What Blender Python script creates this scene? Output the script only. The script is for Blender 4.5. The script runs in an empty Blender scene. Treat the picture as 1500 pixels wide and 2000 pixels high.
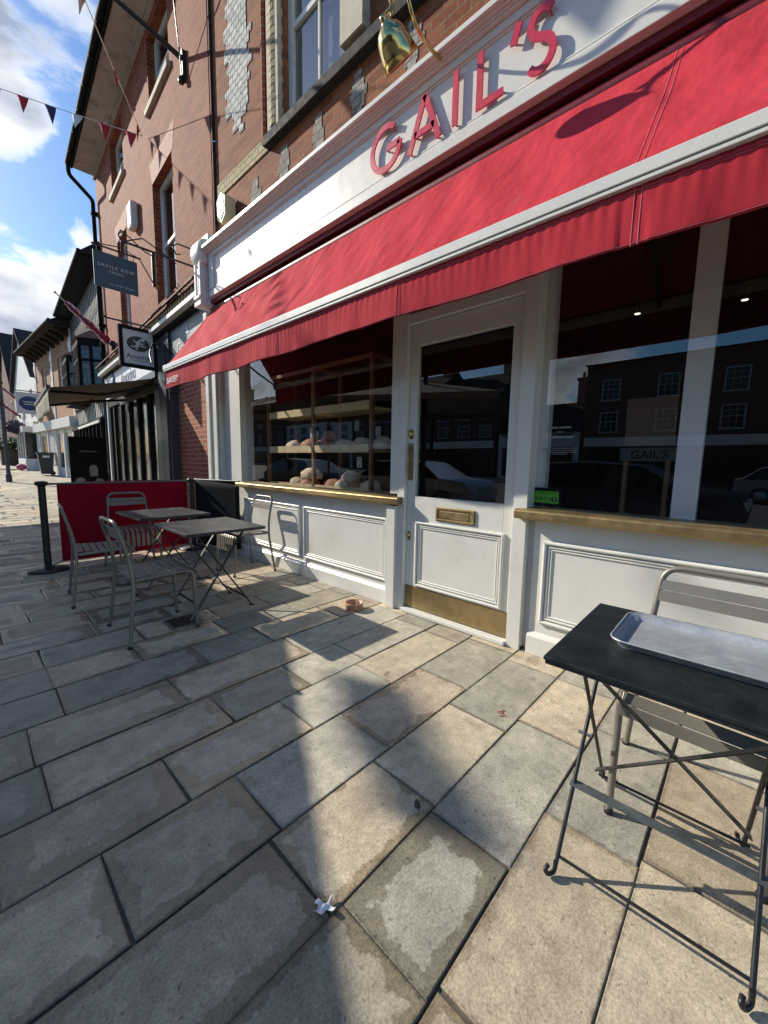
import bpy, bmesh, math, random
from mathutils import Vector, Matrix, Euler
R=math.radians; PI=math.pi
random.seed(7)
scene=bpy.context.scene; COL=scene.collection
# ------------------------------------------------------------------ camera
def cam_axes(yaw,pitch,roll):
    F=Vector((math.sin(yaw)*math.cos(pitch),math.cos(yaw)*math.cos(pitch),math.sin(pitch)))
    r=Vector((math.cos(yaw),-math.sin(yaw),0)); u=r.cross(F)
    return math.cos(roll)*r+math.sin(roll)*u, -math.sin(roll)*r+math.cos(roll)*u, F
cr,cu,cf=cam_axes(.821873,-.123383,.0173485)
cd=bpy.data.cameras.new('camera'); cam=bpy.data.objects.new('camera',cd); COL.objects.link(cam)
cam.matrix_world=Matrix(((cr.x,cu.x,-cf.x,0),(cr.y,cu.y,-cf.y,0),(cr.z,cu.z,-cf.z,1.26),(0,0,0,1)))
cd.sensor_fit='VERTICAL'; cd.sensor_height=24; cd.lens=24*775.757/2000
cd.clip_start=.02; cd.clip_end=2000
scene.camera=cam
# ------------------------------------------------------------------ sky and sun
SUN=Vector((.358,-.934,-.588)).normalized()
w=bpy.data.worlds.new('World'); scene.world=w; w.use_nodes=True
nt=w.node_tree; nt.nodes.clear()
def N(t,**k):
    n=nt.nodes.new(t)
    for a,b in k.items(): setattr(n,a,b)
    return n
def K(a,b): nt.links.new(a,b)
out=N('ShaderNodeOutputWorld'); bg=N('ShaderNodeBackground'); K(bg.outputs[0],out.inputs[0])
sky=N('ShaderNodeTexSky',sky_type='NISHITA'); sky.sun_disc=False; sky.sun_elevation=R(30.5); sky.sun_rotation=R(-21)
sky.air_density=1.0; sky.dust_density=.6; sky.ozone_density=2.5
tc=N('ShaderNodeTexCoord')
mp=N('ShaderNodeMapping'); mp.inputs['Scale'].default_value=(1,1,1.9); K(tc.outputs['Generated'],mp.inputs[0])
n1=N('ShaderNodeTexNoise'); n1.inputs['Scale'].default_value=3.1; n1.inputs['Detail'].default_value=9; n1.inputs['Roughness'].default_value=.62; n1.inputs['Distortion'].default_value=.35
K(mp.outputs[0],n1.inputs[0])
def mth(op,a,b=None,clamp=False):
    m=N('ShaderNodeMath',operation=op,use_clamp=clamp)
    for i,x in enumerate((a,b)):
        if x is None: continue
        if isinstance(x,(int,float)): m.inputs[i].default_value=x
        else: K(x,m.inputs[i])
    return m.outputs[0]
bias=None
for (d,cosr,amt) in [((.07,.79,.60),.985,.36),((.125,.90,.44),.994,.16),((.145,.925,.35),.996,.10),((.125,.955,.27),.985,.19),((.18,.776,.604),.992,-.26),((.155,.895,.425),.9965,-.10),((.10,.935,.375),.997,-.20),((.19,.86,.47),.997,-.12),
                      ((-.93,.33,.15),.97,.10)]:
    vm=N('ShaderNodeVectorMath',operation='DOT_PRODUCT'); K(tc.outputs['Generated'],vm.inputs[0]); vm.inputs[1].default_value=Vector(d).normalized()
    mr=N('ShaderNodeMapRange',interpolation_type='SMOOTHSTEP'); K(vm.outputs['Value'],mr.inputs[0])
    mr.inputs[1].default_value=cosr-(1-cosr)*.6; mr.inputs[2].default_value=1; mr.inputs[3].default_value=0; mr.inputs[4].default_value=amt
    bias=mr.outputs[0] if bias is None else mth('ADD',bias,mr.outputs[0])
dens=N('ShaderNodeMapRange',interpolation_type='SMOOTHSTEP'); K(mth('ADD',n1.outputs[0],bias),dens.inputs[0])
dens.inputs[1].default_value=.53; dens.inputs[2].default_value=.68; dens.inputs[3].default_value=0; dens.inputs[4].default_value=1
n2=N('ShaderNodeTexNoise'); n2.inputs['Scale'].default_value=6; n2.inputs['Detail'].default_value=7; K(mp.outputs[0],n2.inputs[0])
cl=N('ShaderNodeValToRGB'); K(mth('ADD',mth('MULTIPLY',dens.outputs[0],.30),n2.outputs[0]),cl.inputs[0])
cl.color_ramp.elements[0].position=.50; cl.color_ramp.elements[0].color=(.78,.77,.76,1)
cl.color_ramp.elements[1].position=.92; cl.color_ramp.elements[1].color=(.20,.235,.30,1)
skm=N('ShaderNodeVectorMath',operation='SCALE'); hs=N('ShaderNodeHueSaturation'); hs.inputs['Saturation'].default_value=1.34; hs.inputs['Value'].default_value=.78; K(sky.outputs[0],hs.inputs['Color']); K(hs.outputs[0],skm.inputs[0]); skm.inputs['Scale'].default_value=.105
mx=N('ShaderNodeMixRGB'); K(dens.outputs[0],mx.inputs[0]); K(skm.outputs[0],mx.inputs[1]); K(cl.outputs[0],mx.inputs[2])
K(mx.outputs[0],bg.inputs[0]); bg.inputs[1].default_value=1.38
sd=bpy.data.lights.new('sun','SUN'); so=bpy.data.objects.new('sun',sd); COL.objects.link(so)
sd.energy=4.4; sd.angle=R(.53); sd.color=(1,.93,.80); so.rotation_euler=SUN.to_track_quat('-Z','Y').to_euler(); so.location=(0,0,30)
scene.view_settings.view_transform='Standard'; scene.view_settings.look='None'; scene.view_settings.exposure=.56; scene.view_settings.gamma=1
# ------------------------------------------------------------------ material helpers
MATS={}
class G:
    def __init__(s,name):
        s.m=bpy.data.materials.new(name); s.m.use_nodes=True; s.t=s.m.node_tree; s.t.nodes.clear()
        s.o=s.n('ShaderNodeOutputMaterial'); s.c=None
    def n(s,t,**k):
        q=s.t.nodes.new(t)
        for a,b in k.items(): setattr(q,a,b)
        return q
    def k(s,a,b): s.t.links.new(a,b)
    def v(s,sock,x):
        if isinstance(x,(int,float)): sock.default_value=x
        elif isinstance(x,(tuple,list)): sock.default_value=tuple(x)+((1,) if len(x)==3 and len(sock.default_value)==4 else ())
        else: s.k(x,sock)
    def math(s,op,a,b=0,clamp=False):
        q=s.n('ShaderNodeMath',operation=op,use_clamp=clamp); s.v(q.inputs[0],a); s.v(q.inputs[1],b); return q.outputs[0]
    def obj(s):
        if s.c is None: s.c=s.n('ShaderNodeTexCoord')
        return s.c.outputs['Object']
    def noise(s,scale,detail=5,rough=.55,vec=None,dist=0):
        q=s.n('ShaderNodeTexNoise'); q.inputs['Scale'].default_value=scale; q.inputs['Detail'].default_value=detail; q.inputs['Roughness'].default_value=rough; q.inputs['Distortion'].default_value=dist
        s.k(vec or s.obj(),q.inputs[0]); return q.outputs[0]
    def ramp(s,f,*els):
        q=s.n('ShaderNodeValToRGB'); s.v(q.inputs[0],f); e=q.color_ramp.elements
        while len(e)<len(els): e.new(.5)
        for i,(p,c) in enumerate(els):
            e[i].position=p; e[i].color=(tuple(c)+(1,)) if isinstance(c,(tuple,list)) else (c,c,c,1)
        return q.outputs[0]
    def mr(s,f,a,b,c=0,d=1,smooth=True):
        q=s.n('ShaderNodeMapRange'); 
        if smooth: q.interpolation_type='SMOOTHSTEP'
        s.v(q.inputs[0],f)
        for i,x in enumerate((a,b,c,d)): s.v(q.inputs[i+1],x)
        return q.outputs[0]
    def mix(s,f,a,b,mode='MIX'):
        q=s.n('ShaderNodeMixRGB',blend_type=mode); s.v(q.inputs[0],f); s.v(q.inputs[1],a); s.v(q.inputs[2],b); return q.outputs[0]
    def bump(s,h,strength=.3,dist=.01,prev=None):
        q=s.n('ShaderNodeBump'); q.inputs['Strength'].default_value=strength; q.inputs['Distance'].default_value=dist; s.k(h,q.inputs['Height'])
        if prev is not None: s.k(prev,q.inputs['Normal'])
        return q.outputs[0]
    def bsdf(s,col,rough=.5,metal=0,normal=None,spec=None,**kw):
        q=s.n('ShaderNodeBsdfPrincipled'); s.v(q.inputs['Base Color'],col); s.v(q.inputs['Roughness'],rough); s.v(q.inputs['Metallic'],metal)
        if normal is not None: s.k(normal,q.inputs['Normal'])
        if spec is not None: q.inputs['Specular IOR Level'].default_value=spec
        for a,b in kw.items(): s.v(q.inputs[a.replace('_',' ')],b)
        return q.outputs[0]
    def end(s,sh): s.k(sh,s.o.inputs[0]); return s.m
def plain(name,col,rough=.5,metal=0,var=.12,scale=6,bump=.0,bscale=60,rvar=.1,dirt=None,spec=None):
    if name in MATS: return MATS[name]
    g=G(name); a=g.noise(scale,6); b=g.noise(scale*7,4)
    f=g.math('ADD',g.math('MULTIPLY',a,.65),g.math('MULTIPLY',b,.35))
    c1=tuple(max(0,x*(1-var*1.6)) for x in col); c2=tuple(min(1,x*(1+var*1.6)) for x in col)
    c=g.ramp(f,(.3,c1),(.7,c2))
    if dirt: c=g.mix(g.mr(g.noise(scale*.7,8,.7),.52,.72,0,dirt[1]),c,dirt[0])
    nm=g.bump(g.noise(bscale,4),bump,.004) if bump else None
    MATS[name]=g.end(g.bsdf(c,g.mr(f,.25,.75,max(0,rough-rvar),min(1,rough+rvar)),metal,nm,spec)); return MATS[name]
def brickmat(name,c1,c2,mortar,w=.225,h=.075,ms=.006,blotch=(.25,.1,.05),bamt=.4,old=.25,rot=False):
    g=G(name); sp=g.n('ShaderNodeSeparateXYZ'); g.k(g.obj(),sp.inputs[0])
    cb=g.n('ShaderNodeCombineXYZ'); 
    u=g.math('ADD',sp.outputs[0],sp.outputs[1]); 
    wob=g.math('MULTIPLY',g.math('SUBTRACT',g.noise(3,3),.5),.02)
    g.k(g.math('ADD',u,wob),cb.inputs[0]); g.k(g.math('ADD',sp.outputs[2],wob),cb.inputs[1])
    b=g.n('ShaderNodeTexBrick'); g.k(cb.outputs[0],b.inputs[0]); b.inputs['Scale'].default_value=1; b.inputs['Brick Width'].default_value=w; b.inputs['Row Height'].default_value=h
    b.inputs['Mortar Size'].default_value=ms; b.inputs['Mortar Smooth'].default_value=.25; b.inputs['Bias'].default_value=0
    b.inputs['Color1'].default_value=tuple(c1)+(1,); b.inputs['Color2'].default_value=tuple(c2)+(1,); b.inputs['Mortar'].default_value=tuple(mortar)+(1,)
    c=g.mix(g.mr(g.noise(2.2,7,.7),.5,.75,0,bamt),b.outputs[0],blotch)
    c=g.mix(1,c,g.ramp(g.noise(34,5,.7),(.25,1-old),(.75,1+old*.6)),'MULTIPLY')
    hgt=g.math('ADD',g.math('MULTIPLY',b.outputs[1],-1),g.math('MULTIPLY',g.noise(50,5,.7),.5))
    return g.end(g.bsdf(c,.85,0,g.bump(hgt,.7,.009),spec=.25))
# --- materials
WHITE=plain('white_gloss_paint',(.69,.675,.61),.30,rvar=.05,var=.035,scale=2.2,bump=.10,bscale=25,dirt=((.50,.46,.38),.42))
WHITE2=plain('old_white_paint',(.70,.69,.66),.5,var=.06,scale=5,bump=.1,dirt=((.45,.42,.36),.5))
GREYP=plain('grey_white_paint',(.60,.60,.58),.5,var=.05,scale=4)
BRASS=plain('aged_brass',(.34,.25,.12),.46,.75,var=.16,scale=3,bump=.12,bscale=40,rvar=.16)
BRASSP=plain('polished_brass',(.62,.47,.20),.16,1,var=.08,scale=4,rvar=.04)
BLACKM=plain('black_metal',(.018,.019,.021),.42,.2,var=.25,scale=14,bump=.08)
BLACKP=plain('black_timber_paint',(.014,.014,.015),.8,spec=.12,var=.3,scale=6,bump=.15)
TABLE=plain('charcoal_table_paint',(.030,.034,.038),.42,.15,var=.3,scale=9,rvar=.14,dirt=((.10,.105,.11),.6))
TABLEN=plain('black_table_paint',(.012,.015,.016),.38,.0,var=.35,scale=12,rvar=.1,dirt=((.035,.04,.042),.5))
CHAIR=plain('taupe_powder_coat',(.225,.205,.17),.36,.30,var=.06,scale=10,rvar=.06,dirt=((.2,.18,.15),.3))
STEEL=plain('galvanised_tray',(.42,.45,.47),.40,.45,var=.13,scale=16,bump=.15,bscale=30,rvar=.14,dirt=((.62,.62,.6),.5))
STEELB=plain('galvanised_bar',(.16,.18,.19),.45,.6,var=.2,scale=20)
STONE=plain('weathered_stone',(.50,.44,.34),.85,var=.16,scale=7,bump=.4,bscale=30,dirt=((.2,.18,.15),.5))
RENDER=plain('soffit_render',(.46,.42,.37),.9,var=.16,scale=4,bump=.3,dirt=((.09,.08,.07),.65))
SLATE=plain('roof_slate',(.045,.04,.038),.97,spec=.1,var=.3,scale=10,bump=.3,bscale=25)
TILE=plain('clay_tile',(.16,.085,.06),.8,var=.35,scale=12,bump=.4,bscale=30,dirt=((.10,.10,.07),.6))
TAN=plain('terracotta',(.50,.27,.16),.6,var=.1,scale=20,bump=.1)
PINE=plain('pine_wood',(.74,.60,.34),.55,var=.15,scale=6,bump=.1)
WOOD=plain('oak_frame',(.22,.12,.055),.5,var=.2,scale=8)
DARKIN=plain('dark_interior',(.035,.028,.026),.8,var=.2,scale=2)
DARKRED=plain('dark_red_metal',(.16,.015,.02),.45,var=.1,scale=4)
BLUEP=plain('slate_blue_sign',(.045,.10,.135),.5,var=.08,scale=5)
GREYS=plain('sage_grey_sign',(.20,.225,.225),.5,var=.08,scale=3)
SIGNW=plain('sign_cream',(.62,.62,.64),.5,var=.04,scale=5)
SIGNG=plain('sign_dark_green',(.045,.05,.045),.5,var=.1,scale=5)
PRINT=plain('print_pale',(.66,.68,.68),.6,var=.02)
PRINTB=plain('print_navy',(.03,.06,.16),.6,var=.05)
REDL=plain('red_letter_enamel',(.55,.04,.07),.30,.0,var=.03,scale=8)
REDF=plain('pennant_red',(.42,.02,.03),.8,var=.08,scale=20,bump=.2)
NAVYF=plain('pennant_navy',(.025,.04,.11),.8,var=.1,scale=20,bump=.2)
WHITEF=plain('pennant_white',(.68,.68,.68),.8,var=.05,scale=20,bump=.2)
CREAM=plain('cream_canvas',(.60,.57,.50),.85,var=.05,scale=4)
GREEN=plain('leaf_green',(.06,.10,.03),.6,var=.3,scale=8)
PURPLE=plain('petal_purple',(.25,.06,.30),.6,var=.3,scale=8)
PINK=plain('petal_pink',(.55,.10,.22),.6,var=.3,scale=8)
STICK=plain('sticker_green',(.12,.42,.03),.4,var=.03)
CRUST1=plain('crust_brown',(.38,.18,.08),.75,var=.35,scale=16,bump=.6,bscale=40,dirt=((.55,.45,.33),.8))
CRUST2=plain('crust_floured',(.70,.58,.42),.85,var=.25,scale=18,bump=.6,bscale=40,dirt=((.24,.13,.06),.6))
PLASTIC=plain('bin_plastic',(.035,.04,.04),.45,var=.1)
PAPER=plain('paper_white',(.75,.74,.76),.8,var=.05,scale=30,bump=.5)
BLIND=plain('interior_post_paint',(.72,.72,.70),.6,var=.04,scale=3)
BRICK_N=brickmat('neighbour_brick',(.19,.042,.020),(.30,.082,.036),(.36,.23,.15),ms=.0045,blotch=(.11,.035,.022),bamt=.45,old=.35)
BRICK_G=brickmat('bakery_brick',(.20,.05,.022),(.34,.11,.045),(.22,.15,.09),ms=.006,blotch=(.15,.09,.06),bamt=.5,old=.4)
BRICK_P=brickmat('pier_brick',(.27,.065,.035),(.36,.12,.065),(.42,.33,.27),ms=.006,blotch=(.11,.04,.03),bamt=.3)
BRICK_F=brickmat('flint_grey_brick',(.45,.45,.43),(.66,.66,.63),(.16,.14,.12),w=.115,ms=.008,blotch=(.62,.62,.6),bamt=.6,old=.4)
BRICK_F2=brickmat('flint_brown_brick',(.22,.20,.17),(.36,.34,.30),(.18,.14,.10),w=.115,ms=.007,blotch=(.45,.43,.38),bamt=.5,old=.4)
BRICK_Y=brickmat('yellow_brick',(.42,.34,.18),(.52,.44,.26),(.20,.16,.11),w=.14,ms=.008,blotch=(.2,.16,.1),bamt=.4)
BRICK_O=brickmat('orange_far_brick',(.36,.16,.08),(.44,.22,.12),(.42,.36,.28),ms=.008)
BRICK_D=brickmat('dark_far_brick',(.11,.045,.035),(.16,.07,.05),(.22,.19,.17),ms=.006)
def glassmat(name,tint,refl,rough=.0):
    g=G(name); ge=g.n('ShaderNodeNewGeometry'); dt=g.n('ShaderNodeVectorMath',operation='DOT_PRODUCT'); g.k(ge.outputs['Normal'],dt.inputs[0]); g.k(ge.outputs['Incoming'],dt.inputs[1]); cs=g.math('SUBTRACT',1,g.math('ABSOLUTE',dt.outputs['Value'])); frs=g.math('POWER',cs,5)
    tr=g.n('ShaderNodeBsdfTransparent'); tr.inputs[0].default_value=tint+(1,)
    gl=g.n('ShaderNodeBsdfGlossy'); gl.inputs['Roughness'].default_value=rough
    g.k(g.bump(g.noise(1.3,2),.02,.02),gl.inputs['Normal'])
    mx=g.n('ShaderNodeMixShader'); g.k(g.math('ADD',g.math('MULTIPLY',frs,.85),refl,True),mx.inputs[0]); g.k(tr.outputs[0],mx.inputs[1]); g.k(gl.outputs[0],mx.inputs[2])
    return g.end(mx.outputs[0])
GLASS=glassmat('shop_glass',(.93,.93,.93),.135)
GLASSW=glassmat('sash_glass',(.45,.47,.50),.22,.01)
def fabric(name,col,trans,wr=.0,dirtc=None):
    g=G(name); 
    c=g.ramp(g.noise(1.4,6,.6),(.3,tuple(x*.86 for x in col)),(.7,tuple(min(1,x*1.10) for x in col)))
    if dirtc: c=g.mix(g.mr(g.noise(2.1,8,.72,dist=.6),.56,.74,0,.35),c,dirtc)
    mpn=g.n('ShaderNodeMapping'); mpn.inputs['Rotation'].default_value=(R(40),0,0); mpn.inputs['Scale'].default_value=(1,1,.22); g.k(g.obj(),mpn.inputs[0])
    nb=g.bump(g.noise(5,3,.5,vec=mpn.outputs[0]),wr,.03); nb=g.bump(g.noise(420,2),.12,.002,nb)
    a=g.bsdf(c,.85,0,nb,spec=.10); t=g.n('ShaderNodeBsdfTranslucent'); g.k(c,t.inputs[0])
    mx=g.n('ShaderNodeMixShader'); mx.inputs[0].default_value=trans; g.k(a,mx.inputs[1]); g.k(t.outputs[0],mx.inputs[2])
    return g.end(mx.outputs[0])
REDC=fabric('red_awning_canvas',(.47,.036,.052),.03,1.0,(.30,.11,.10))
REDV=fabric('red_valance_canvas',(.44,.032,.047),.03,.35,(.36,.10,.10))
REDB=fabric('red_banner_canvas',(.33,.008,.026),.22,.15)
BLACKB=fabric('black_banner_canvas',(.016,.019,.020),.03,.1)
BROWNC=fabric('taupe_canvas',(.20,.165,.135),.10,.1)
CREAMC=fabric('cream_valance_canvas',(.60,.58,.48),.45,.1)
GREENC=fabric('added_shade_canvas',(.22,.20,.17),.02,.1)  # cloth of the added parasols and banner that cast shade
# --- paving with real wet margins (edge distances come as two UV layers, slab tone as colour attribute)
def paving():
    g=G('york_stone'); u1=g.n('ShaderNodeUVMap',uv_map='lo'); u2=g.n('ShaderNodeUVMap',uv_map='hi')
    a=g.n('ShaderNodeSeparateXYZ'); g.k(u1.outputs[0],a.inputs[0]); b=g.n('ShaderNodeSeparateXYZ'); g.k(u2.outputs[0],b.inputs[0])
    ed=g.math('MINIMUM',g.math('MINIMUM',a.outputs[0],a.outputs[1]),g.math('MINIMUM',b.outputs[0],b.outputs[1]))
    at=g.n('ShaderNodeAttribute',attribute_name='tone'); wt=g.n('ShaderNodeAttribute',attribute_name='damp')
    big=g.noise(5,6,.65); med=g.noise(15,7,.7); fine=g.noise(130,5,.75)
    c=g.mix(1,at.outputs['Color'],g.ramp(big,(.28,.74),(.72,1.22)),'MULTIPLY')
    c=g.mix(1,c,g.ramp(med,(.28,.72),(.72,1.20)),'MULTIPLY')
    c=g.mix(1,c,g.ramp(fine,(.26,.52),(.52,1.0),(.78,1.42)),'MULTIPLY')
    c=g.mix(g.mr(g.noise(2.6,7,.7),.60,.76,0,.28),c,(.25,.185,.125))      # iron staining
    c=g.mix(g.mr(g.noise(42,4,.7),.615,.70,0,.7),c,(.055,.048,.038))        # dark lichen spots
    c=g.mix(g.mr(g.noise(7.3,9,.75,dist=.5),.56,.70,0,.42),c,(.12,.11,.095))   # grime
    c=g.mix(g.mr(g.noise(85,2,.5),.72,.76,0,.7),c,(.42,.40,.36))          # pale gum and grit
    # damp margin around each slab
    ledge=g.math('ADD',g.math('SUBTRACT',ed,g.math('MULTIPLY',g.math('SUBTRACT',g.noise(2.3,2),.5),.16)),g.math('MULTIPLY',g.math('SUBTRACT',g.noise(11,6,.65),.5),.13))
    dw=g.mr(ledge,g.math('MULTIPLY',wt.outputs['Fac'],.075),g.math('ADD',g.math('MULTIPLY',wt.outputs['Fac'],.075),.009),1,0)
    dw=g.math('MULTIPLY',dw,g.mr(wt.outputs['Fac'],.05,.25))
    pud=g.mr(g.noise(3.4,5,.55),.675,.69,0,.8); dw=g.math('MAXIMUM',dw,pud)
    c=g.mix(dw,c,g.mix(1,c,(.64,.61,.56),'MULTIPLY'))
    dark=g.mr(g.math('ADD',ed,g.math('MULTIPLY',g.math('SUBTRACT',g.noise(38,4,.7),.5),.03)),-.002,.012,.55,1); c=g.mix(1,c,dark,'MULTIPLY')
    lw=g.math('MULTIPLY',wt.outputs['Fac'],.4,True)
    rough=g.mix(dw,g.mix(lw,(.80,.80,.80),(.36,.36,.36)),(.24,.24,.24))
    h=g.math('ADD',g.math('MULTIPLY',med,.8),g.math('ADD',g.math('MULTIPLY',fine,.35),g.math('MULTIPLY',big,.8)))
    nm=g.bump(h,.45,.008)
    return g.end(g.bsdf(c,rough,0,nm,spec=.4))
PAVE=paving()
JOINT=plain('joint_grit',(.095,.085,.070),.95,var=.3,scale=60,bump=.5,bscale=200)
ASPH=plain('asphalt',(.05,.05,.052),.85,var=.2,scale=30,bump=.5,bscale=180)
KERBM=plain('granite_kerb',(.28,.27,.26),.8,var=.2,scale=30,bump=.3)
# ------------------------------------------------------------------ mesh helpers
class MB:
    def __init__(s): s.v=[]; s.f=[]; s.mi=[]; s.cur=0; s.sm=[]; s.smooth=False; s.M=None
    def add(s,vs,fs):
        o=len(s.v)
        for p in vs: s.v.append(tuple(s.M@Vector(p)) if s.M else tuple(p))
        for f in fs: s.f.append(tuple(i+o for i in f)); s.mi.append(s.cur); s.sm.append(s.smooth)
        return s
    def box(s,x0,x1,y0,y1,z0,z1):
        x0,x1=sorted((x0,x1)); y0,y1=sorted((y0,y1)); z0,z1=sorted((z0,z1))
        return s.add([(x0,y0,z0),(x1,y0,z0),(x1,y1,z0),(x0,y1,z0),(x0,y0,z1),(x1,y0,z1),(x1,y1,z1),(x0,y1,z1)],[(0,3,2,1),(4,5,6,7),(0,1,5,4),(1,2,6,5),(2,3,7,6),(3,0,4,7)])
    def quad(s,*p): return s.add(p,[tuple(range(len(p)))])
    def bar(s,a,b,w,h,up=(0,0,1)):
        a=Vector(a); b=Vector(b); d=(b-a).normalized(); up=Vector(up)
        x=d.cross(up); x=x.normalized() if x.length>1e-5 else Vector((1,0,0)); y=x.cross(d)
        vs=[]
        for p in (a,b):
            for i,j in ((-1,-1),(1,-1),(1,1),(-1,1)): vs.append(p+x*(i*w/2)+y*(j*h/2))
        return s.add(vs,[(0,1,2,3),(7,6,5,4),(0,4,5,1),(1,5,6,2),(2,6,7,3),(3,7,4,0)])
    def tube(s,pts,r,seg=8,caps=True,closed=False):
        pts=[Vector(p) for p in pts]; n=len(pts); vs=[]; fs=[]
        rr=r if isinstance(r,(list,tuple)) else [r]*n
        prev=None
        for i,p in enumerate(pts):
            d=(pts[min(i+1,n-1)]-pts[max(i-1,0)]).normalized()
            if prev is None:
                a=Vector((0,0,1)) if abs(d.z)<.9 else Vector((1,0,0)); x=d.cross(a).normalized()
            else:
                x=(prev-d*prev.dot(d)); x=x.normalized() if x.length>1e-6 else d.orthogonal().normalized()
            prev=x; y=d.cross(x)
            for k in range(seg):
                t=2*PI*k/seg; vs.append(p+(x*math.cos(t)+y*math.sin(t))*rr[i])
        for i in range(n-1):
            for k in range(seg):
                k2=(k+1)%seg; fs.append((i*seg+k,i*seg+k2,(i+1)*seg+k2,(i+1)*seg+k))
        sm=s.smooth; s.smooth=True; s.add(vs,fs); s.smooth=sm
        if caps: s.add([vs[k] for k in range(seg)],[tuple(range(seg-1,-1,-1))]); s.add([vs[(n-1)*seg+k] for k in range(seg)],[tuple(range(seg))])
        return s
    def lathe(s,prof,seg=24,c=(0,0,0),axis=(0,0,1)):
        ax=Vector(axis).normalized(); x=ax.orthogonal().normalized(); y=ax.cross(x); c=Vector(c); vs=[]; fs=[]
        for r,z in prof:
            for k in range(seg):
                t=2*PI*k/seg; vs.append(c+ax*z+(x*math.cos(t)+y*math.sin(t))*r)
        for i in range(len(prof)-1):
            for k in range(seg):
                k2=(k+1)%seg; fs.append((i*seg+k,i*seg+k2,(i+1)*seg+k2,(i+1)*seg+k))
        sm=s.smooth; s.smooth=True; s.add(vs,fs); s.smooth=sm; return s
    def prism(s,poly,o,u,v,depth):
        o=Vector(o);u=Vector(u);v=Vector(v); n=u.cross(v).normalized()*depth; k=len(poly)
        a=[o+u*p+v*q for p,q in poly]; b=[p+n for p in a]
        return s.add(a+b,[tuple(range(k-1,-1,-1)),tuple(range(k,2*k))]+[(i,(i+1)%k,(i+1)%k+k,i+k) for i in range(k)])
    def grid(s,fn,nu,nv):
        vs=[fn(i/nu,j/nv) for i in range(nu+1) for j in range(nv+1)]
        fs=[(i*(nv+1)+j,(i+1)*(nv+1)+j,(i+1)*(nv+1)+j+1,i*(nv+1)+j+1) for i in range(nu) for j in range(nv)]
        sm=s.smooth; s.smooth=True; s.add(vs,fs); s.smooth=sm; return s
    def build(s,name,mats,parent=None,bevel=0,solid=0,fix=True):
        me=bpy.data.meshes.new(name); me.from_pydata(s.v,[],s.f)
        if not isinstance(mats,(list,tuple)): mats=[mats]
        for m in mats: me.materials.append(m)
        me.polygons.foreach_set('material_index',s.mi); me.polygons.foreach_set('use_smooth',s.sm)
        if fix:
            bm=bmesh.new(); bm.from_mesh(me); bmesh.ops.recalc_face_normals(bm,faces=bm.faces); bm.to_mesh(me); bm.free()
        me.update()
        o=bpy.data.objects.new(name,me); COL.objects.link(o)
        if parent: o.parent=parent
        if bevel:
            b=o.modifiers.new('bevel','BEVEL'); b.width=bevel; b.segments=2; b.limit_method='ANGLE'; b.angle_limit=R(40)
        if solid:
            b=o.modifiers.new('solid','SOLIDIFY'); b.thickness=solid; b.offset=0
        return o
def tag(o,label=None,cat=None,group=None,kind=None):
    if label: o['label']=label
    if cat: o['category']=cat
    if group: o['group']=group
    if kind: o['kind']=kind
    return o
def thing(name,label,cat,loc=(0,0,0),rz=0,group=None):
    o=bpy.data.objects.new(name,None); COL.objects.link(o); o.location=loc; o.rotation_euler=(0,0,rz); o.empty_display_size=.1
    return tag(o,label,cat,group)
def kids(o): return [c for c in bpy.data.objects if c.parent==o]
def dup(root,loc,rz,label,group=None,parent=None):
    r=root.copy(); COL.objects.link(r)
    if parent is None:
        r.location=loc; r.rotation_euler=(0,0,rz); r['label']=label
        if group: r['group']=group
    else: r.parent=parent
    for c in kids(root): dup(c,None,None,None,None,r)
    return r
def fillet(pts,rad,n=5):
    pts=[Vector(p) for p in pts]; o=[pts[0]]
    for i in range(1,len(pts)-1):
        a,b,c=pts[i-1],pts[i],pts[i+1]; d1=(a-b); d2=(c-b); r=min(rad,d1.length*.45,d2.length*.45)
        p=b+d1.normalized()*r; q=b+d2.normalized()*r
        for k in range(n+1):
            t=k/n; o.append(p*(1-t)**2+b*2*t*(1-t)+q*t*t)
    return o+[pts[-1]]
def text(name,s,size,mat,parent,loc,ux,uz,depth=.002,align='CENTER',space=1.0,shear=0,sx=1):
    cu=bpy.data.curves.new(name,'FONT'); cu.body=s; cu.size=size; cu.extrude=depth/2; cu.align_x=align; cu.space_character=space; cu.shear=shear
    t=bpy.data.objects.new('tmp_text',cu); COL.objects.link(t)
    dg=bpy.context.evaluated_depsgraph_get(); me=bpy.data.meshes.new_from_object(t.evaluated_get(dg)); bpy.data.objects.remove(t)
    ux=Vector(ux).normalized(); uz=Vector(uz).normalized(); un=ux.cross(uz)
    M=Matrix(((ux.x*sx,uz.x,un.x,loc[0]),(ux.y*sx,uz.y,un.y,loc[1]),(ux.z*sx,uz.z,un.z,loc[2]),(0,0,0,1)))
    me.transform(M); me.materials.clear(); me.materials.append(mat); me.name=name
    o=bpy.data.objects.new(name,me); COL.objects.link(o); o.parent=parent; return o
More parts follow.
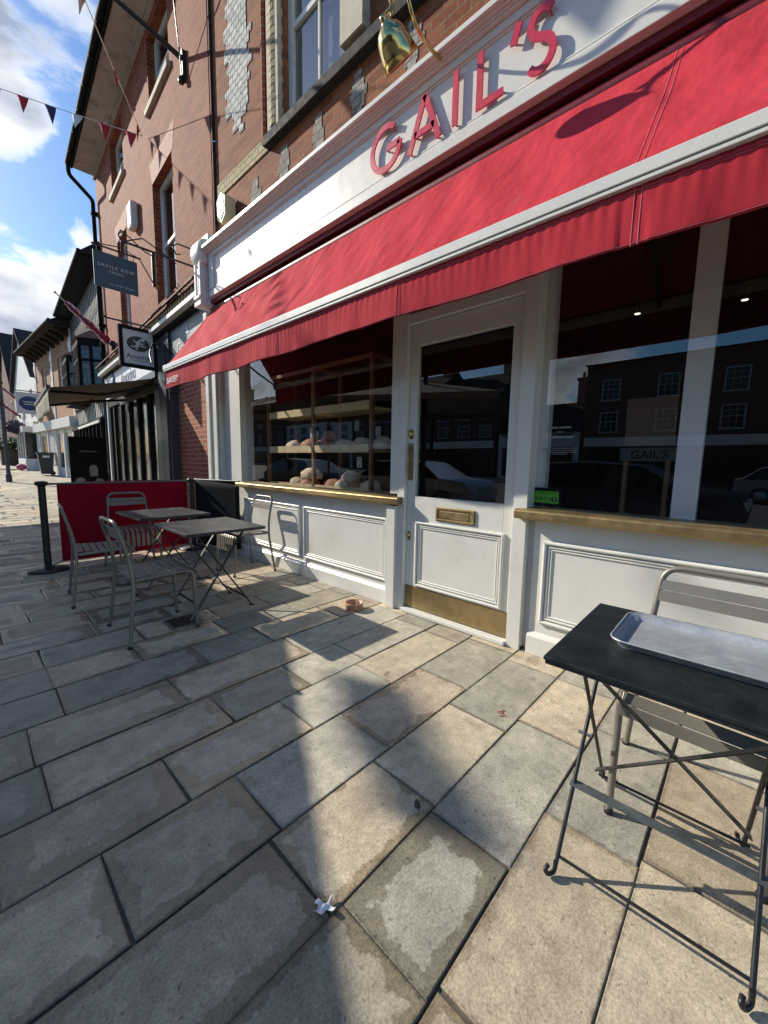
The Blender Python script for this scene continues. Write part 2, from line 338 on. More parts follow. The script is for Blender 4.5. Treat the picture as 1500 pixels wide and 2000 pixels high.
def wallgrid(mb,y0,y1,z0,z1,holes,x=0,depth=.2):
    ys=sorted({y0,y1}|{h[0] for h in holes}|{h[1] for h in holes}); zs=sorted({z0,z1}|{h[2] for h in holes}|{h[3] for h in holes})
    for i in range(len(ys)-1):
        for j in range(len(zs)-1):
            cy=(ys[i]+ys[i+1])/2; cz=(zs[j]+zs[j+1])/2
            if any(h[0]<cy<h[1] and h[2]<cz<h[3] for h in holes): continue
            mb.quad((x,ys[i],zs[j]),(x,ys[i],zs[j+1]),(x,ys[i+1],zs[j+1]),(x,ys[i+1],zs[j]))
    for a,b,c,d in holes:
        mb.quad((x,a,c),(x+depth,a,c),(x+depth,a,d),(x,a,d)); mb.quad((x,b,c),(x,b,d),(x+depth,b,d),(x+depth,b,c))
        mb.quad((x,a,d),(x+depth,a,d),(x+depth,b,d),(x,b,d)); mb.quad((x,a,c),(x,b,c),(x+depth,b,c),(x+depth,a,c))
def sash(parent,y0,y1,z0,z1,x,nx=2,nz=1,fw=.055,mat=None,glass=None,meet=True):
    f=MB(); mat=mat or WHITE2
    f.box(x,x+.07,y0,y0+fw,z0,z1).box(x,x+.07,y1-fw,y1,z0,z1).box(x,x+.07,y0+fw,y1-fw,z1-fw,z1).box(x,x+.07,y0+fw,y1-fw,z0,z0+fw*1.2)
    zm=(z0+z1)/2
    if meet: f.box(x+.012,x+.058,y0+fw,y1-fw,zm-.025,zm+.025)
    for i in range(1,nx):
        yy=y0+fw+(y1-y0-2*fw)*i/nx; f.box(x+.022,x+.052,yy-.012,yy+.012,z0+fw*1.2,zm-.025).box(x+.022,x+.052,yy-.012,yy+.012,zm+.025,z1-fw)
    for h in ((z0,zm),(zm,z1)):
        for i in range(1,nz):
            zz=h[0]+(h[1]-h[0])*i/nz; f.box(x+.0235,x+.0505,y0+fw,y1-fw,zz-.011,zz+.011)
    w_=f.build('window',mat,parent)
    p=MB(); p.quad((x+.04,y0+fw*.5,z0+fw*.5),(x+.04,y0+fw*.5,z1-fw*.5),(x+.04,y1-fw*.5,z1-fw*.5),(x+.04,y1-fw*.5,z0+fw*.5)); p.build('pane',glass or GLASSW,w_,fix=False)
    return w_
# ------------------------------------------------------------------ ground
def tz(y): 
    return 0 if y<6 else (.023*(y-6)*min(1,(y-6)/6) if y<40 else .023*34+.012*(y-40))
mb=MB(); rows=[-60,-20]+[i for i in range(-4,60,2)]+[90,150,400]
def sheet(mb,x0,x1,dz,rows):
    for a,b in zip(rows[:-1],rows[1:]): mb.quad((x0,a,tz(a)+dz),(x1,a,tz(a)+dz),(x1,b,tz(b)+dz),(x0,b,tz(b)+dz))
sheet(mb,-400,400,-.20,rows); tag(mb.build('ground',JOINT),kind='structure')
mb=MB(); sheet(mb,-20,-3.0,-.12,rows); tag(mb.build('road',ASPH),kind='structure')
mb=MB(); sheet(mb,-2.85,12,-.009,rows[1:-1]); tag(mb.build('pavement_bed',JOINT),kind='structure')
mb=MB()
for i in range(-8,60):
    y=i*.92; mb.box(-3.0,-2.855,y,y+.91,tz(y)-.2,tz(y)+.0)
tag(mb.build('kerb',KERBM,bevel=.01),kind='structure')
# slabs : rows run along X, each row one course in Y
rnd=random.Random(11)
bm=bmesh.new(); lo=bm.loops.layers.uv.new('lo'); hi=bm.loops.layers.uv.new('hi')
tone=bm.faces.layers.float_color.new('tone') if hasattr(bm.faces.layers,'float_color') else None
V=[];Fc=[];UL=[];UH=[];T=[];D=[]
pal=[(.255,.235,.195),(.30,.27,.215),(.22,.215,.195),(.27,.235,.185),(.30,.255,.20),(.235,.225,.20),(.19,.185,.165),(.29,.245,.20),(.245,.24,.215),(.33,.285,.225)]
known=[-.18,.15,.445,.75,1.075,1.42,1.73,2.04,2.37,2.70,3.01,3.33]
ysl=[known[0]]
while ysl[0]>-4: ysl.insert(0,ysl[0]-rnd.uniform(.28,.36))
ysl+=known[1:]
while ysl[-1]<46: ysl.append(ysl[-1]+rnd.uniform(.26,.36)*(1 if ysl[-1]<14 else 1.3))
fixed={.445:[1.088],.75:[.62,1.114],.15:[1.378,.70],1.075:[.669,1.22],1.42:[1.07,.50,1.62]}
def slab(x0,x1,y0,y1,t,d):
    g=.0018+rnd.uniform(0,.0016); x0+=g;x1-=g;y0+=g;y1-=g; b=.0035; z=rnd.uniform(-.0015,.0015); s1=rnd.uniform(-.0035,.0035)
    j=lambda:rnd.uniform(-.0045,.0045)
    cs=[(x0+j(),y0+j()),(x1+j(),y0+j()),(x1+j(),y1+j()),(x0+j(),y1+j())]
    o=len(V); cx=(x0+x1)/2;cy=(y0+y1)/2
    def zz(x,y): return tz(y)+z+s1*(x-cx)
    for x,y in cs: V.append((x,y,zz(x,y)-.03))
    for x,y in cs: V.append((x,y,zz(x,y)-b*.8))
    for x,y in cs: V.append((x+(b if x<cx else -b),y+(b if y<cy else -b),zz(x,y)))
    fs=[(o+8,o+9,o+10,o+11)]+[(o+4+k,o+4+(k+1)%4,o+8+(k+1)%4,o+8+k) for k in range(4)]+[(o+k,o+(k+1)%4,o+4+(k+1)%4,o+4+k) for k in range(4)]
    for f in fs:
        Fc.append(f); T.append(t); D.append(d)
        for i in f: UL.append((V[i][0]-x0,V[i][1]-y0)); UH.append((x1-V[i][0],y1-V[i][1]))
for k in range(len(ysl)-1):
    y0,y1=ysl[k],ysl[k+1]; xe=2.36+rnd.uniform(-.12,.12) if y0<5.8 else 2.36+.06*(y0-5)
    js=None
    for kk,vv in fixed.items():
        if abs(kk-y0)<.02: js=sorted(vv)
    xs=[-2.85]; x=-2.85
    stop=(js[0] if js else xe)
    while True:
        L=rnd.uniform(.42,.78)
        if x+L>stop-.3: break
        x+=L; xs.append(x)
    if js:
        xs+=js; x=js[-1]
        while True:
            L=rnd.uniform(.42,.75)
            if x+L>xe-.25: break
            x+=L; xs.append(x)
    xs.append(xe)
    # small border pieces by the building
    x=xe
    xw=2.66 if y0<5.8 else 2.9+.065*(y0-5); 
    xs.append(xw)
    for a,b in zip(xs[:-1],xs[1:]):
        t=rnd.choice(pal); m=rnd.uniform(1.25,1.85); 
        if .4<a<2.3 and .3<y0<2.4: m*=1.05
        t=tuple(a_*.85+b_*.15 for a_,b_ in zip(t,(.268,.252,.218))); t=(t[0]*m*1.04,t[1]*m*.99,t[2]*m*.885)
        far=max(0,min(1,(1.35-(a+b)/2)/1.2+.1*(y0-1)*(y0<9)))
        d=max(0,min(1.6,far*rnd.uniform(.2,1.15)+(.35 if rnd.random()<.12 else 0)))
        if (a+b)/2>1.9: d*=.3
        slab(a,b,y0,y1,t,d)
bm.free()
me=bpy.data.meshes.new('pavement'); me.from_pydata(V,[],Fc)
l1=me.uv_layers.new(name='lo'); l1.data.foreach_set('uv',[c for p in UL for c in p]); l2=me.uv_layers.new(name='hi'); l2.data.foreach_set('uv',[c for p in UH for c in p])
at=me.attributes.new('tone','FLOAT_COLOR','FACE'); at.data.foreach_set('color',[c for t in T for c in (t[0],t[1],t[2],1)])
at=me.attributes.new('damp','FLOAT','FACE'); at.data.foreach_set('value',D)
me.materials.append(PAVE); o=bpy.data.objects.new('pavement',me); COL.objects.link(o); tag(o,kind='structure')
# drain cover
dc=thing('drain_cover','small square dark metal drain cover set in the paving under the front chair','drain cover',(1.13,3.17,.0))
mb=MB(); mb.box(-.13,.13,-.12,.12,-.02,.004); mb.build('frame',STEELB,dc)
mb=MB(); mb.box(-.105,.105,-.095,.095,-.02,.007)
for i in range(5):
    for j in range(5): mb.box(-.09+i*.038,-.07+i*.038,-.08+j*.034,-.062+j*.034,.007,.010)
mb.build('lid',BLACKM,dc)
# ------------------------------------------------------------------ bakery
bk=thing('bakery_building','brick bakery with white panelled shopfront, brass sills and white fascia board','building',(0,0,0))
# upper brick wall
mb=MB(); wallgrid(mb,-2.5,5.59,3.9,9.5,[(3.02,3.98,4.86,6.5),(.9,1.9,4.86,6.5)],2.65,.12)
mb.quad((2.65,5.59,3.9),(2.65,5.59,9.5),(6,5.59,9.5),(6,5.59,3.9)); mb.box(2.9,7,-2.5,5.3,8.9,9.4)
mb.box(2.62,2.65,4.22,4.40,4.76,9.5)
mb.build('wall',BRICK_G,bk)
mb=MB()   # grey flint/header panel with toothed edge
rr=random.Random(3)
for i in range(60):
    z=5.16+i*.075; k=min(1,(i+1)/5); a=4.62+rr.choice((0,.055,.11)); b=5.27-rr.choice((0,.055,.11))
    c=(a+b)/2; a=c-(c-a)*k; b=c+(b-c)*k
    mb.box(2.642,2.66,a,b,z,z+.075)
mb.build('flint_panel',BRICK_F,bk)
for cy,cz in ((4.62,4.30),(4.02,4.36),(3.42,4.36),(2.86,4.40),(2.25,4.4)):
    mb=MB()
    for j,wd in enumerate((.05,.085,.12,.085,.05)): mb.box(2.6445,2.66,cy-wd+rr.uniform(-.03,.03),cy+wd*.8,cz-.15+j*.075,cz-.15+j*.075+.075)
    mb.build('flint_patch',BRICK_F2,bk)
mb=MB(); mb.box(2.636,2.66,4.3,5.55,4.68,4.83)
mb.smooth=False
for i in range(62):
    z=4.80+i*.075; y0=4.0; n=6
    pr=[(2.66-.09*math.sin(PI*k/n)-.0,4.115+.115*math.cos(PI*k/n)) for k in range(n+1)]
    gp=.004
    for k in range(n):
        mb.quad((pr[k][0],pr[k][1],z+gp),(pr[k+1][0],pr[k+1][1],z+gp),(pr[k+1][0],pr[k+1][1],z+.075-gp),(pr[k][0],pr[k][1],z+.075-gp))
mb.build('yellow_brick_trim',BRICK_Y,bk)
mb=MB(); mb.box(2.56,2.70,4.005,4.225,4.8,9.4); 
mb=MB()
for k in range(9): 
    pass
mb.box(2.585,2.66,4.01,4.22,4.79,9.45); mb.build('mortar_core',STONE,bk)
mb=MB(); mb.tube([(2.60,4.31,4.80),(2.60,4.31,9.4)],.022); mb.build('red_trim_pipe',BRICK_P,bk)
mb=MB(); mb.box(2.56,2.78,2.72,3.0,4.84,9.4); mb.build('stone_jamb',STONE,bk)
mb=MB(); mb.box(2.565,2.70,.2,4.29,4.665,4.765); mb.build('upper_ledge',plain('sooty_ledge',(.010,.010,.011),.85,var=.3,scale=20,bump=.5),bk,bevel=.006)
sash(bk,3.02,3.98,4.86,6.5,2.70,2,1,.07,WHITE); sash(bk,.9,1.9,4.86,6.5,2.70,2,1,.07,WHITE)
for a,b in ((3.0,4.0),(.9,1.9)): mb=MB(); mb.box(2.8,2.82,a,b,4.8,6.6); mb.build('curtain',GREYP,bk)
mb=MB(); # open top casement, tilted out
mb.M=Matrix.Translation((2.70,3.28,5.72))@Matrix.Rotation(R(-24),4,'Y')
mb.box(0,.03,-.28,-.23,0,.6).box(0,.03,.23,.28,0,.6).box(0,.03,-.23,.23,0,.05).box(0,.03,-.23,.23,.55,.6); mb.build('open_sash',WHITE2,bk)
# fascia
FX=2.42
fa=MB()
fa.box(FX,2.62,-2.5,5.36,3.42,3.80)                       # field
fa.box(FX-.022,2.62,-2.5,5.36,3.33,3.405)                 # bottom rail
fa.box(FX-.012,2.62,-2.5,5.36,3.405,3.42)
fa.box(FX-.022,2.62,-2.5,5.36,3.80,3.848)
fa.box(FX-.022,2.62,5.24,5.36,3.42,3.80)
fo=fa.build('fascia',WHITE,bk,bevel=.004)
mb=MB()
for x,z0,z1 in ((.045,3.848,3.862),(.058,3.862,3.874),(.078,3.874,3.884),(.105,3.884,3.918),(.095,3.918,3.925)):
    mb.box(FX-x,2.64,-2.5,5.42,z0,z1)
mb.build('cornice',WHITE,fo,bevel=.003)
mb=MB(); mb.prism([(2.335,3.926),(2.66,3.926),(2.66,4.13),(2.60,4.13)],(0,5.40,0),(1,0,0),(0,0,1),7.9); mb.build('lead_flashing',STONE,bk)
# moulding lines of the panel
mb=MB()
for z in (3.428,3.795):
    mb.tube([(FX-.002,-2.5,z),(FX-.002,5.235,z)],.009,8)
mb.tube([(FX-.002,5.235,3.42),(FX-.002,5.235,3.80)],.009,8); mb.build('panel_moulding',WHITE,fo)
# letters
def letter(strokes,y,z,name='letter'):
    mb=MB(); xf=FX-.034
    for st in strokes:
        # flat ribbon with thickness .008 in X, width .03
        pts=[Vector((0,-p[0],p[1])) for p in st]; wd=.042
        n=len(pts); L=[];Rr=[]
        for i,p in enumerate(pts):
            if i==0: d=(pts[1]-p).normalized(); sc=1
            elif i==n-1: d=(p-pts[i-1]).normalized(); sc=1
            else:
                d1=(p-pts[i-1]).normalized(); d2=(pts[i+1]-p).normalized(); d=(d1+d2).normalized(); sc=1/max(.45,d.dot(d1))
            q=Vector((0,-d.z,d.y))*(wd/2*sc); L.append(p+q); Rr.append(p-q)
        for i in range(n-1):
            a,b,c,e=L[i],L[i+1],Rr[i+1],Rr[i]
            base=Vector((xf,y,z)); dx=Vector((.011,0,0)); dj=Vector((.0004*len(mb.f)%.002,0,0))
            vs=[base+v for v in (a,b,c,e)]; vs+=[v+dx for v in vs]
            mb.add(vs,[(0,1,2,3),(7,6,5,4),(0,4,5,1),(2,6,7,3)]+([(3,7,4,0)] if i==0 else [])+([(1,5,6,2)] if i==n-2 else []))
    # stand-off pegs
    for st in strokes:
        for p in (st[0],st[-1]):
            q=Vector((xf+.01,y-p[0]*.94,z+p[1]*.9+.012)); mb.tube([q,q+Vector((.03,0,0))],.006,6)
    return mb.build(name,REDL,fo)
H=.315
arcs=lambda cx,cz,rx,rz,a0,a1,n=22:[(cx+rx*math.cos(R(a0+(a1-a0)*k/n)),cz+rz*math.sin(R(a0+(a1-a0)*k/n))) for k in range(n+1)]
# letter-space: x grows to the right (=-Y)
Gs=arcs(.155,.1575,.14,.1425,52,360-2,30); letter([Gs,[(.295,.15),(.17,.15)]],2.425,3.445)
letter([[(.0,0),(.13,H)],[(.13,H),(.255,0)],[(.045,.10),(.215,.10)]],2.035,3.445)
letter([[(.0,0),(0,H)]],1.655,3.448)
letter([[(.0,H),(0,.0155),(.16,.0155)]],1.478,3.448)
letter([[(0.0,.0),(-.03,-.10)]],1.235,3.765)
S_=arcs(.085,.238,.062,.066,35,250,14)+arcs(.085,.078,.07,.078,75,-145,16)
letter([S_],1.185,3.445)
# scroll bracket / corbel at fascia end
co=MB()
co.box(2.34,2.60,5.44,5.60,3.30,3.86)
co.box(2.31,2.64,5.42,5.62,3.24,3.298)
co.box(2.42,2.64,5.40,5.62,3.98,4.13)
cb=co.build('corbel',WHITE2,bk,bevel=.008)
mb=MB()
mb.M=Matrix.Translation((2.40,5.52,3.90))@Matrix.Diagonal((1,1,1.35,1))
mb.lathe([(0,-.13),(.105,-.13),(.115,-.10),(.115,.10),(.105,.13),(0,.13)],24,axis=(0,1,0)); 
mb.M=None
for yy in (5.45,5.585): mb.box(2.315,2.34,yy-.018,yy+.018,3.36,3.76)
mb.box(2.30,2.34,5.43,5.61,3.33,3.36); mb.box(2.322,2.34,5.50,5.53,3.38,3.70)
mb.build('scroll',WHITE2,cb,bevel=.004)
# pilaster and shopfront frame
GY0,GY1=2.285,4.95      # left window
mb=MB()
mb.box(2.50,2.64,5.40,5.80,0,3.24); mb.box(2.475,2.50,5.44,5.53,.95,3.24); mb.box(2.475,2.50,5.66,5.76,.95,3.24)
mb.box(2.47,2.64,5.38,5.82,0,.95)
mb.build('pilaster',WHITE,bk,bevel=.006)
mb=MB()
mb.box(2.56,2.66,4.95,5.40,.985,3.2)                       # left jamb panel
mb.box(2.53,2.68,2.20,2.285,1.0,3.2)                        # mullion by door, left
mb.box(2.53,2.68,1.075,1.17,0,3.2)                          # post right of door
mb.box(2.53,2.66,2.125,2.20,0,3.2)                          # post left of door
mb.box(2.535,2.68,1.17,2.125,2.345,2.42)                    # door head
mb.box(2.50,2.66,2.20,2.295,0,.90)
mb.box(2.545,2.70,-2.5,4.95,3.02,3.2)
mb.box(2.545,2.66,1.075-.0,1.08,0,.02)
mb.build('shopfront_frame',WHITE,bk,bevel=.005)
for a,b in ((.215,.325),(1.02,1.075),(4.90,4.95),(-1.4,-1.25)): mb=MB(); mb.box(2.66,2.72,a,b,.985,3.02); mb.build('inner_mullion',BLIND,bk)
# risers with raised mouldings
def riser(y0,y1,panels,name):
    mb=MB(); mb.box(2.565,2.70,y0,y1,0,.905); 
    # skirting
    mb.box(2.535,2.565,y0,y1,0,.125); mb.prism([(0,0),(.03,0),(.0,.03)],(2.535+.03,y0,.125),(-1,0,0),(0,0,1),(y1-y0))
    r=mb.build(name,WHITE,bk,bevel=.003)
    for a,b,c,d in panels:
        m=MB()
        for k,(off,rad,px) in enumerate(((0,.013,.009),(.026,.008,.004),(.043,.006,.002))):
            p=[(2.565-px,a+off,c+off),(2.565-px,b-off,c+off),(2.565-px,b-off,d-off),(2.565-px,a+off,d-off)]
            for i in range(4):
                q=Vector(p[i]); w_=Vector(p[(i+1)%4]); e=(w_-q).normalized()*rad*.7; m.tube([q-e,w_+e],rad,8)
        m.build('panel_moulding',WHITE,r)
    return r
riser(2.295,5.38,[(2.345,3.56,.215,.765),(3.66,4.87,.215,.765)],'left_riser')
riser(-2.5,1.03,[(-.9,.95,.235,.765),(-2.4,-1.0,.235,.765)],'right_riser')
mb=MB(); mb.box(2.60,2.70,1.03,1.075,0,.985); mb.build('riser_return',WHITE,bk)
def sill(y0,y1):
    mb=MB(); mb.prism([(2.60,.985),(2.475,.975),(2.465,.965),(2.465,.925),(2.475,.915),(2.60,.915)],(0,y1,0),(1,0,0),(0,0,1),y1-y0)
    mb.prism([(2.60,.985),(2.69,.985),(2.69,.905),(2.60,.905)],(0,y1,0),(1,0,0),(0,0,1),y1-y0)
    return mb.build('brass_sill',BRASS,bk,bevel=.003)
sill(2.147,4.95); sill(-2.5,1.135)
mb=MB(); mb.quad((2.64,GY0-.02,.985),(2.64,GY0-.02,3.1),(2.64,4.96,3.1),(2.64,4.96,.985)); mb.build('display_window',GLASS,bk,fix=False)
mb=MB(); mb.quad((2.64,-2.5,.985),(2.64,-2.5,3.1),(2.64,1.08,3.1),(2.64,1.08,.985)); mb.build('display_window',GLASS,bk,fix=False)
mb=MB(); mb.quad((2.60,1.17,2.42),(2.60,1.17,3.05),(2.60,2.125,3.05),(2.60,2.125,2.42)); mb.build('transom_light',GLASS,bk,fix=False)
# door
dm=MB(); X0,X1=2.565,2.61
dm.box(X0,X1,2.045,2.122,.04,2.34).box(X0,X1,1.173,1.253,.04,2.34).box(X0,X1,1.253,2.045,2.18,2.34).box(X0,X1,1.253,2.045,.04,.99)
door=dm.build('door',WHITE,bk,bevel=.003)
mb=MB(); mb.quad((2.59,1.25,.985),(2.59,1.25,2.185),(2.59,2.05,2.185),(2.59,2.05,.985)); mb.build('door_glass',GLASS,door,fix=False)
m=MB()
for off,rad,px in ((0,.012,.009),(.024,.008,.004),(.04,.006,.002)):
    p=[(X0-px,1.245+off,.25+off),(X0-px,2.005-off,.25+off),(X0-px,2.005-off,.775-off),(X0-px,1.245+off,.775-off)]
    for i in range(4):
        q=Vector(p[i]); w_=Vector(p[(i+1)%4]); e=(w_-q).normalized()*rad*.7; m.tube([q-e,w_+e],rad,8)
m.build('panel_moulding',WHITE,door)
mb=MB(); mb.box(X0-.004,X0+.002,1.176,2.012,.043,.228); mb.box(X0-.0025,X0+.002,2.013,2.12,.043,.228); mb.build('kick_plate',BRASS,door)
mb=MB(); mb.box(X0-.008,X0+.002,1.47,1.82,.812,.922); mb.box(X0-.013,X0-.008,1.475,1.815,.905,.917).box(X0-.013,X0-.008,1.475,1.815,.817,.829).box(X0-.013,X0-.008,1.475,1.49,.829,.905).box(X0-.013,X0-.008,1.80,1.815,.829,.905); mb.box(X0-.011,X0-.008,1.52,1.775,.838,.893); mb.build('letterbox',BRASS,door,bevel=.0015)
mb=MB(); mb.box(X0-.005,X0+.002,2.065,2.115,1.12,1.42); mb.tube([(X0-.004,2.085,1.16),(X0-.045,2.085,1.18),(X0-.045,2.085,1.36),(X0-.004,2.085,1.38)],.008); mb.build('push_plate',BRASS,door)
mb=MB(); mb.box(X0-.006,X0+.002,2.07,2.11,1.455,1.53); mb.lathe([(0,-.02),(.016,-.02),(.018,0)],12,(X0-.006,2.09,1.50),(1,0,0)); mb.build('upper_lock',BRASSP,door)
mb=MB(); mb.box(X0-.005,X0+.002,2.075,2.105,.62,.69); mb.lathe([(0,-.016),(.012,-.016),(.014,0)],12,(X0-.005,2.09,.665),(1,0,0)); mb.build('lower_lock',BRASSP,door)
mb=MB(); mb.box(2.505,2.66,1.172,2.123,0.003,.034); mb.build('doorstep',WHITE,bk,bevel=.006)
# interior shell
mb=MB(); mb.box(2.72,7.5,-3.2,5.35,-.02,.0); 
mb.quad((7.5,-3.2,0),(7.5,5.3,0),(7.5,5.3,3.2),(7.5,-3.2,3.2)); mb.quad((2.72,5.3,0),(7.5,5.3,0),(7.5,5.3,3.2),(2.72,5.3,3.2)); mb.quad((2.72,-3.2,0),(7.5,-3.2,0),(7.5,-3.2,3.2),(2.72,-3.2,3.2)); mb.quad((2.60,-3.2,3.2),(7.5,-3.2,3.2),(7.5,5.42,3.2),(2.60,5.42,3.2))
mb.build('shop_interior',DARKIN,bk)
mb=MB(); mb.box(4.6,5.2,-2.6,2.0,.0,1.02); mb.build('counter',BLACKP,bk)
mb=MB(); mb.box(2.60,2.66,-2.5,5.38,3.2,3.9); mb.build('fascia_backing',DARKRED,bk)
# interior display shelves
sh=thing('bread_shelves','oak framed bread shelving with pine trays behind the left shop window','shelving',(0,0,0))
K_=.945
mb=MB()
for y in (4.63,3.69,2.77):
    mb.box(2.765,2.805,y-.016,y+.016,.0,2.30); mb.box(3.16,3.20,y-.016,y+.016,.0,2.30); mb.box(2.805,3.16,y-.018,y+.018,2.26,2.295)
mb.box(2.77,2.80,2.79,4.61,2.26,2.295).box(3.165,3.195,2.79,4.61,2.26,2.295)
mb.build('frame',WOOD,sh)
for z in (.95,1.39,1.81):
    mb=MB()
    for a,b in ((3.72,4.60),(2.80,3.66)):
        mb.box(2.785,3.18,a,b,z-.02,z); mb.box(2.770,2.785,a,b,z-.03,z+.05)
    mb.build('shelf',PINE,sh)
# loaves
def loaf(l,wd,h,mat,seed,round_=False):
    r=random.Random(seed); m=MB()
    def f(u,v):
        t=u*2*PI; p=v*PI
        x=math.sin(p)*math.cos(t); y=math.cos(p) if not round_ else math.sin(p)*math.sin(t); z=math.sin(p)*math.sin(t) if not round_ else math.cos(p)
        k=1+.05*math.sin(5*t+seed)+.04*math.sin(7*p+seed)
        return (x*wd*k,y*l*k,max(-.35,z)*h*k+h*.35)
    m.grid(f,20,14); o=m.build('bread_loaf',mat)
    return o
sp=[]
bl=[('floured oval loaf on the middle shelf, leftmost in view',4.45,1.40,.13,.07,.10,2,0),('dark crusty loaf leaning over the middle shelf edge left of the centre post',4.12,1.40,.15,.08,.11,1,0),('brown loaf directly behind the centre post on the middle shelf',3.80,1.40,.15,.09,.11,1,0),
('small round brown loaf stacked on top by the centre post',3.72,1.50,.08,.075,.09,1,1),('floured oval loaf right of the centre post on the middle shelf',3.47,1.40,.13,.075,.09,2,0),('longest floured loaf at the middle of the middle shelf',3.20,1.40,.17,.085,.10,2,0),('pale loaf half hidden by the right post on the middle shelf',2.86,1.40,.11,.08,.10,2,0),
('large floured loaf stacked highest on the bottom shelf left of the post',4.10,1.06,.15,.09,.11,2,0),('floured loaf at the left end of the bottom shelf',4.42,.93,.13,.09,.10,2,0),('brown cracked loaf under the big one on the bottom shelf',4.10,.93,.13,.09,.09,1,0),
('dark arched loaf just right of the centre post on the bottom shelf',3.66,.93,.14,.08,.10,1,0),('knobbly round loaf stacked second layer on the bottom shelf',3.40,1.05,.10,.085,.10,2,1),('round seeded loaf low in the bottom shelf pile',3.46,.93,.10,.085,.10,2,1),('dark round loaf low at the right of the pile',3.28,.93,.10,.085,.09,1,1),('small round loaf with split crust near the right post on the bottom shelf',3.12,.93,.075,.07,.09,2,1),('round loaf against the right post on the bottom shelf',2.99,.93,.075,.08,.11,2,1)]
for i,(lb,y,z,l,wd,h,mt,rd) in enumerate(bl):
    o=loaf(l*1.1,wd*1.15,h*.9,CRUST1 if mt==1 else CRUST2,i,bool(rd)); o.location=(2.87+.02*(i%3),y*K_,(1.39 if abs(z-1.40)<.01 else .95 if z==.93 else z-.01)+.005); o.rotation_euler=(0,0,R(rr.uniform(-14,14))); tag(o,lb,'bread','loaves in the bakery window')
for i,(y,z,x,lb) in enumerate(((4.30,1.60,3.25,'small white price card above the leftmost middle shelf loaf'),(4.07,1.61,3.02,'bright sunlit price card above the dark crusty loaf'),(3.58,1.70,3.3,'price card highest on a dark back, right of the centre post'),(3.12,1.60,3.2,'price card above the long floured loaf'),(3.25,1.26,3.05,'price card hung under the middle shelf on the right'))):
    c=thing('price_card',lb,'price card',(x-.14,y*K_,1.26+(z-1.26)*K_),0,'price cards on the bread shelves')
    m=MB(); m.box(-.002,.002,-.035,.035,-.055,.055); m.build('card',PRINT,c)
    m=MB()
    for k in range(3): m.box(-.003,-.002,-.022,.022-.01*k,.03-.025*k,.036-.025*k)
    m.box(-.003,-.002,-.01,.012,-.045,-.03); m.build('print',BLACKP,c)
# cafe wind-break style board seen through right window
bd=thing('counter_board','brown paper board above a grey panel lettered with the shop name, behind the right window','display board',(3.05,.55,0))
mb=MB(); mb.box(-.01,.01,-.16,.11,1.40,1.70); mb.build('paper_board',plain('kraft',(.16,.115,.08),.8),bd)
mb=MB(); mb.box(-.008,.008,-.2,.13,1.30,1.385); mb.build('name_panel',plain('dim_panel',(.10,.105,.10),.7),bd)
text('lettering',"GAIL'S",.075,BLACKP,bd,(-.0095,-.035,1.315),(0,-1,0),(0,0,1),.001)
mb=MB()
for y in (-.14,.09): mb.box(-.02,.02,y-.012,y+.012,0,1.30)
mb.box(-.02,.02,-.14,.09,.6,.62); mb.build('stand',WOOD,bd)
pl=[]
for k,(x,y,z) in enumerate(((3.3,2.95,2.42),(4.4,1.7,2.5),(4.2,.9,2.6),(4.4,.2,2.6))):
    s_=thing('spotlight',('small lit spotlight over the bread shelves','small lit ceiling spotlight seen through the door glass','ceiling spotlight left in the right window','ceiling spotlight behind the white mullion')[k],'spotlight',(x,y,z),0,'ceiling spotlights in the bakery')
    m=MB(); m.tube([(0,0,0),(.0,.0,.10)],.03,10); m.tube([(0,0,.1),(0,0,3.18-z)],.008,6); m.build('housing',BLACKM,s_)
    m=MB(); m.lathe([(0,-.002),(.022,-.002)],12,(0,0,0)); 
    if 'bulb' not in MATS:
        g=G('lamp_glow'); e=g.n('ShaderNodeEmission'); e.inputs[0].default_value=(1,.9,.7,1); e.inputs[1].default_value=3; MATS['bulb']=g.end(e.outputs[0])
    m.build('bulb',MATS['bulb'],s_)
# window stickers
st=thing('hygiene_rating_sticker','green food hygiene rating sticker with a 5 in the corner of the right window','sticker',(2.634,1.0,1.05))
mb=MB(); mb.box(-.002,0,-.10,.125,-.055,.065); mb.build('backing',BLACKP,st)
mb=MB(); mb.box(-.003,-.002,-.085,.112,-.035,.043); mb.build('green_panel',STICK,st)
text('title','FOOD HYGIENE RATING',.0155,BLACKP,st,(-.0035,.0135,.027),(0,-1,0),(0,0,1),.0005)
mb=MB()
mb.box(-.0035,-.003,-.083,.11,.0215,.0235)
for k in range(5): mb.lathe([(0,-.0006),(.0125,-.0006),(.0125,0)],16,(-.003,.092-k*.032,-.005),(1,0,0))
mb.build('rating_discs',plain('sticker_dark_green',(.06,.25,.02),.4),st)
mb=MB(); mb.lathe([(0,-.001),(.0175,-.001),(.0175,0)],18,(-.0035,-.060,-.008),(1,0,0)); mb.build('score_disc',BLACKM,st)
text('score','5',.032,PRINT,st,(-.0052,-.060,-.019),(0,-1,0),(0,0,1),.0005)
vt=thing('window_notice',"white vinyl notice reading WE'RE CASHLESS and NO SMOKING PLEASE on the right window",'notice',(2.636,.935,0))
text('line',"WE'RE CASHLESS",.0165,PRINT,vt,(0,0,1.495),(0,-1,0),(0,0,1),.0005)
text('line',"NO SMOKING PLEASE",.0165,PRINT,vt,(0,0,1.435),(0,-1,0),(0,0,1),.0005)
mb=MB(); mb.box(-.0005,0,-.02,.02,1.472,1.474); mb.build('rule',PRINT,vt)
GREYPR=plain('vinyl_dim',(.30,.31,.31),.6)
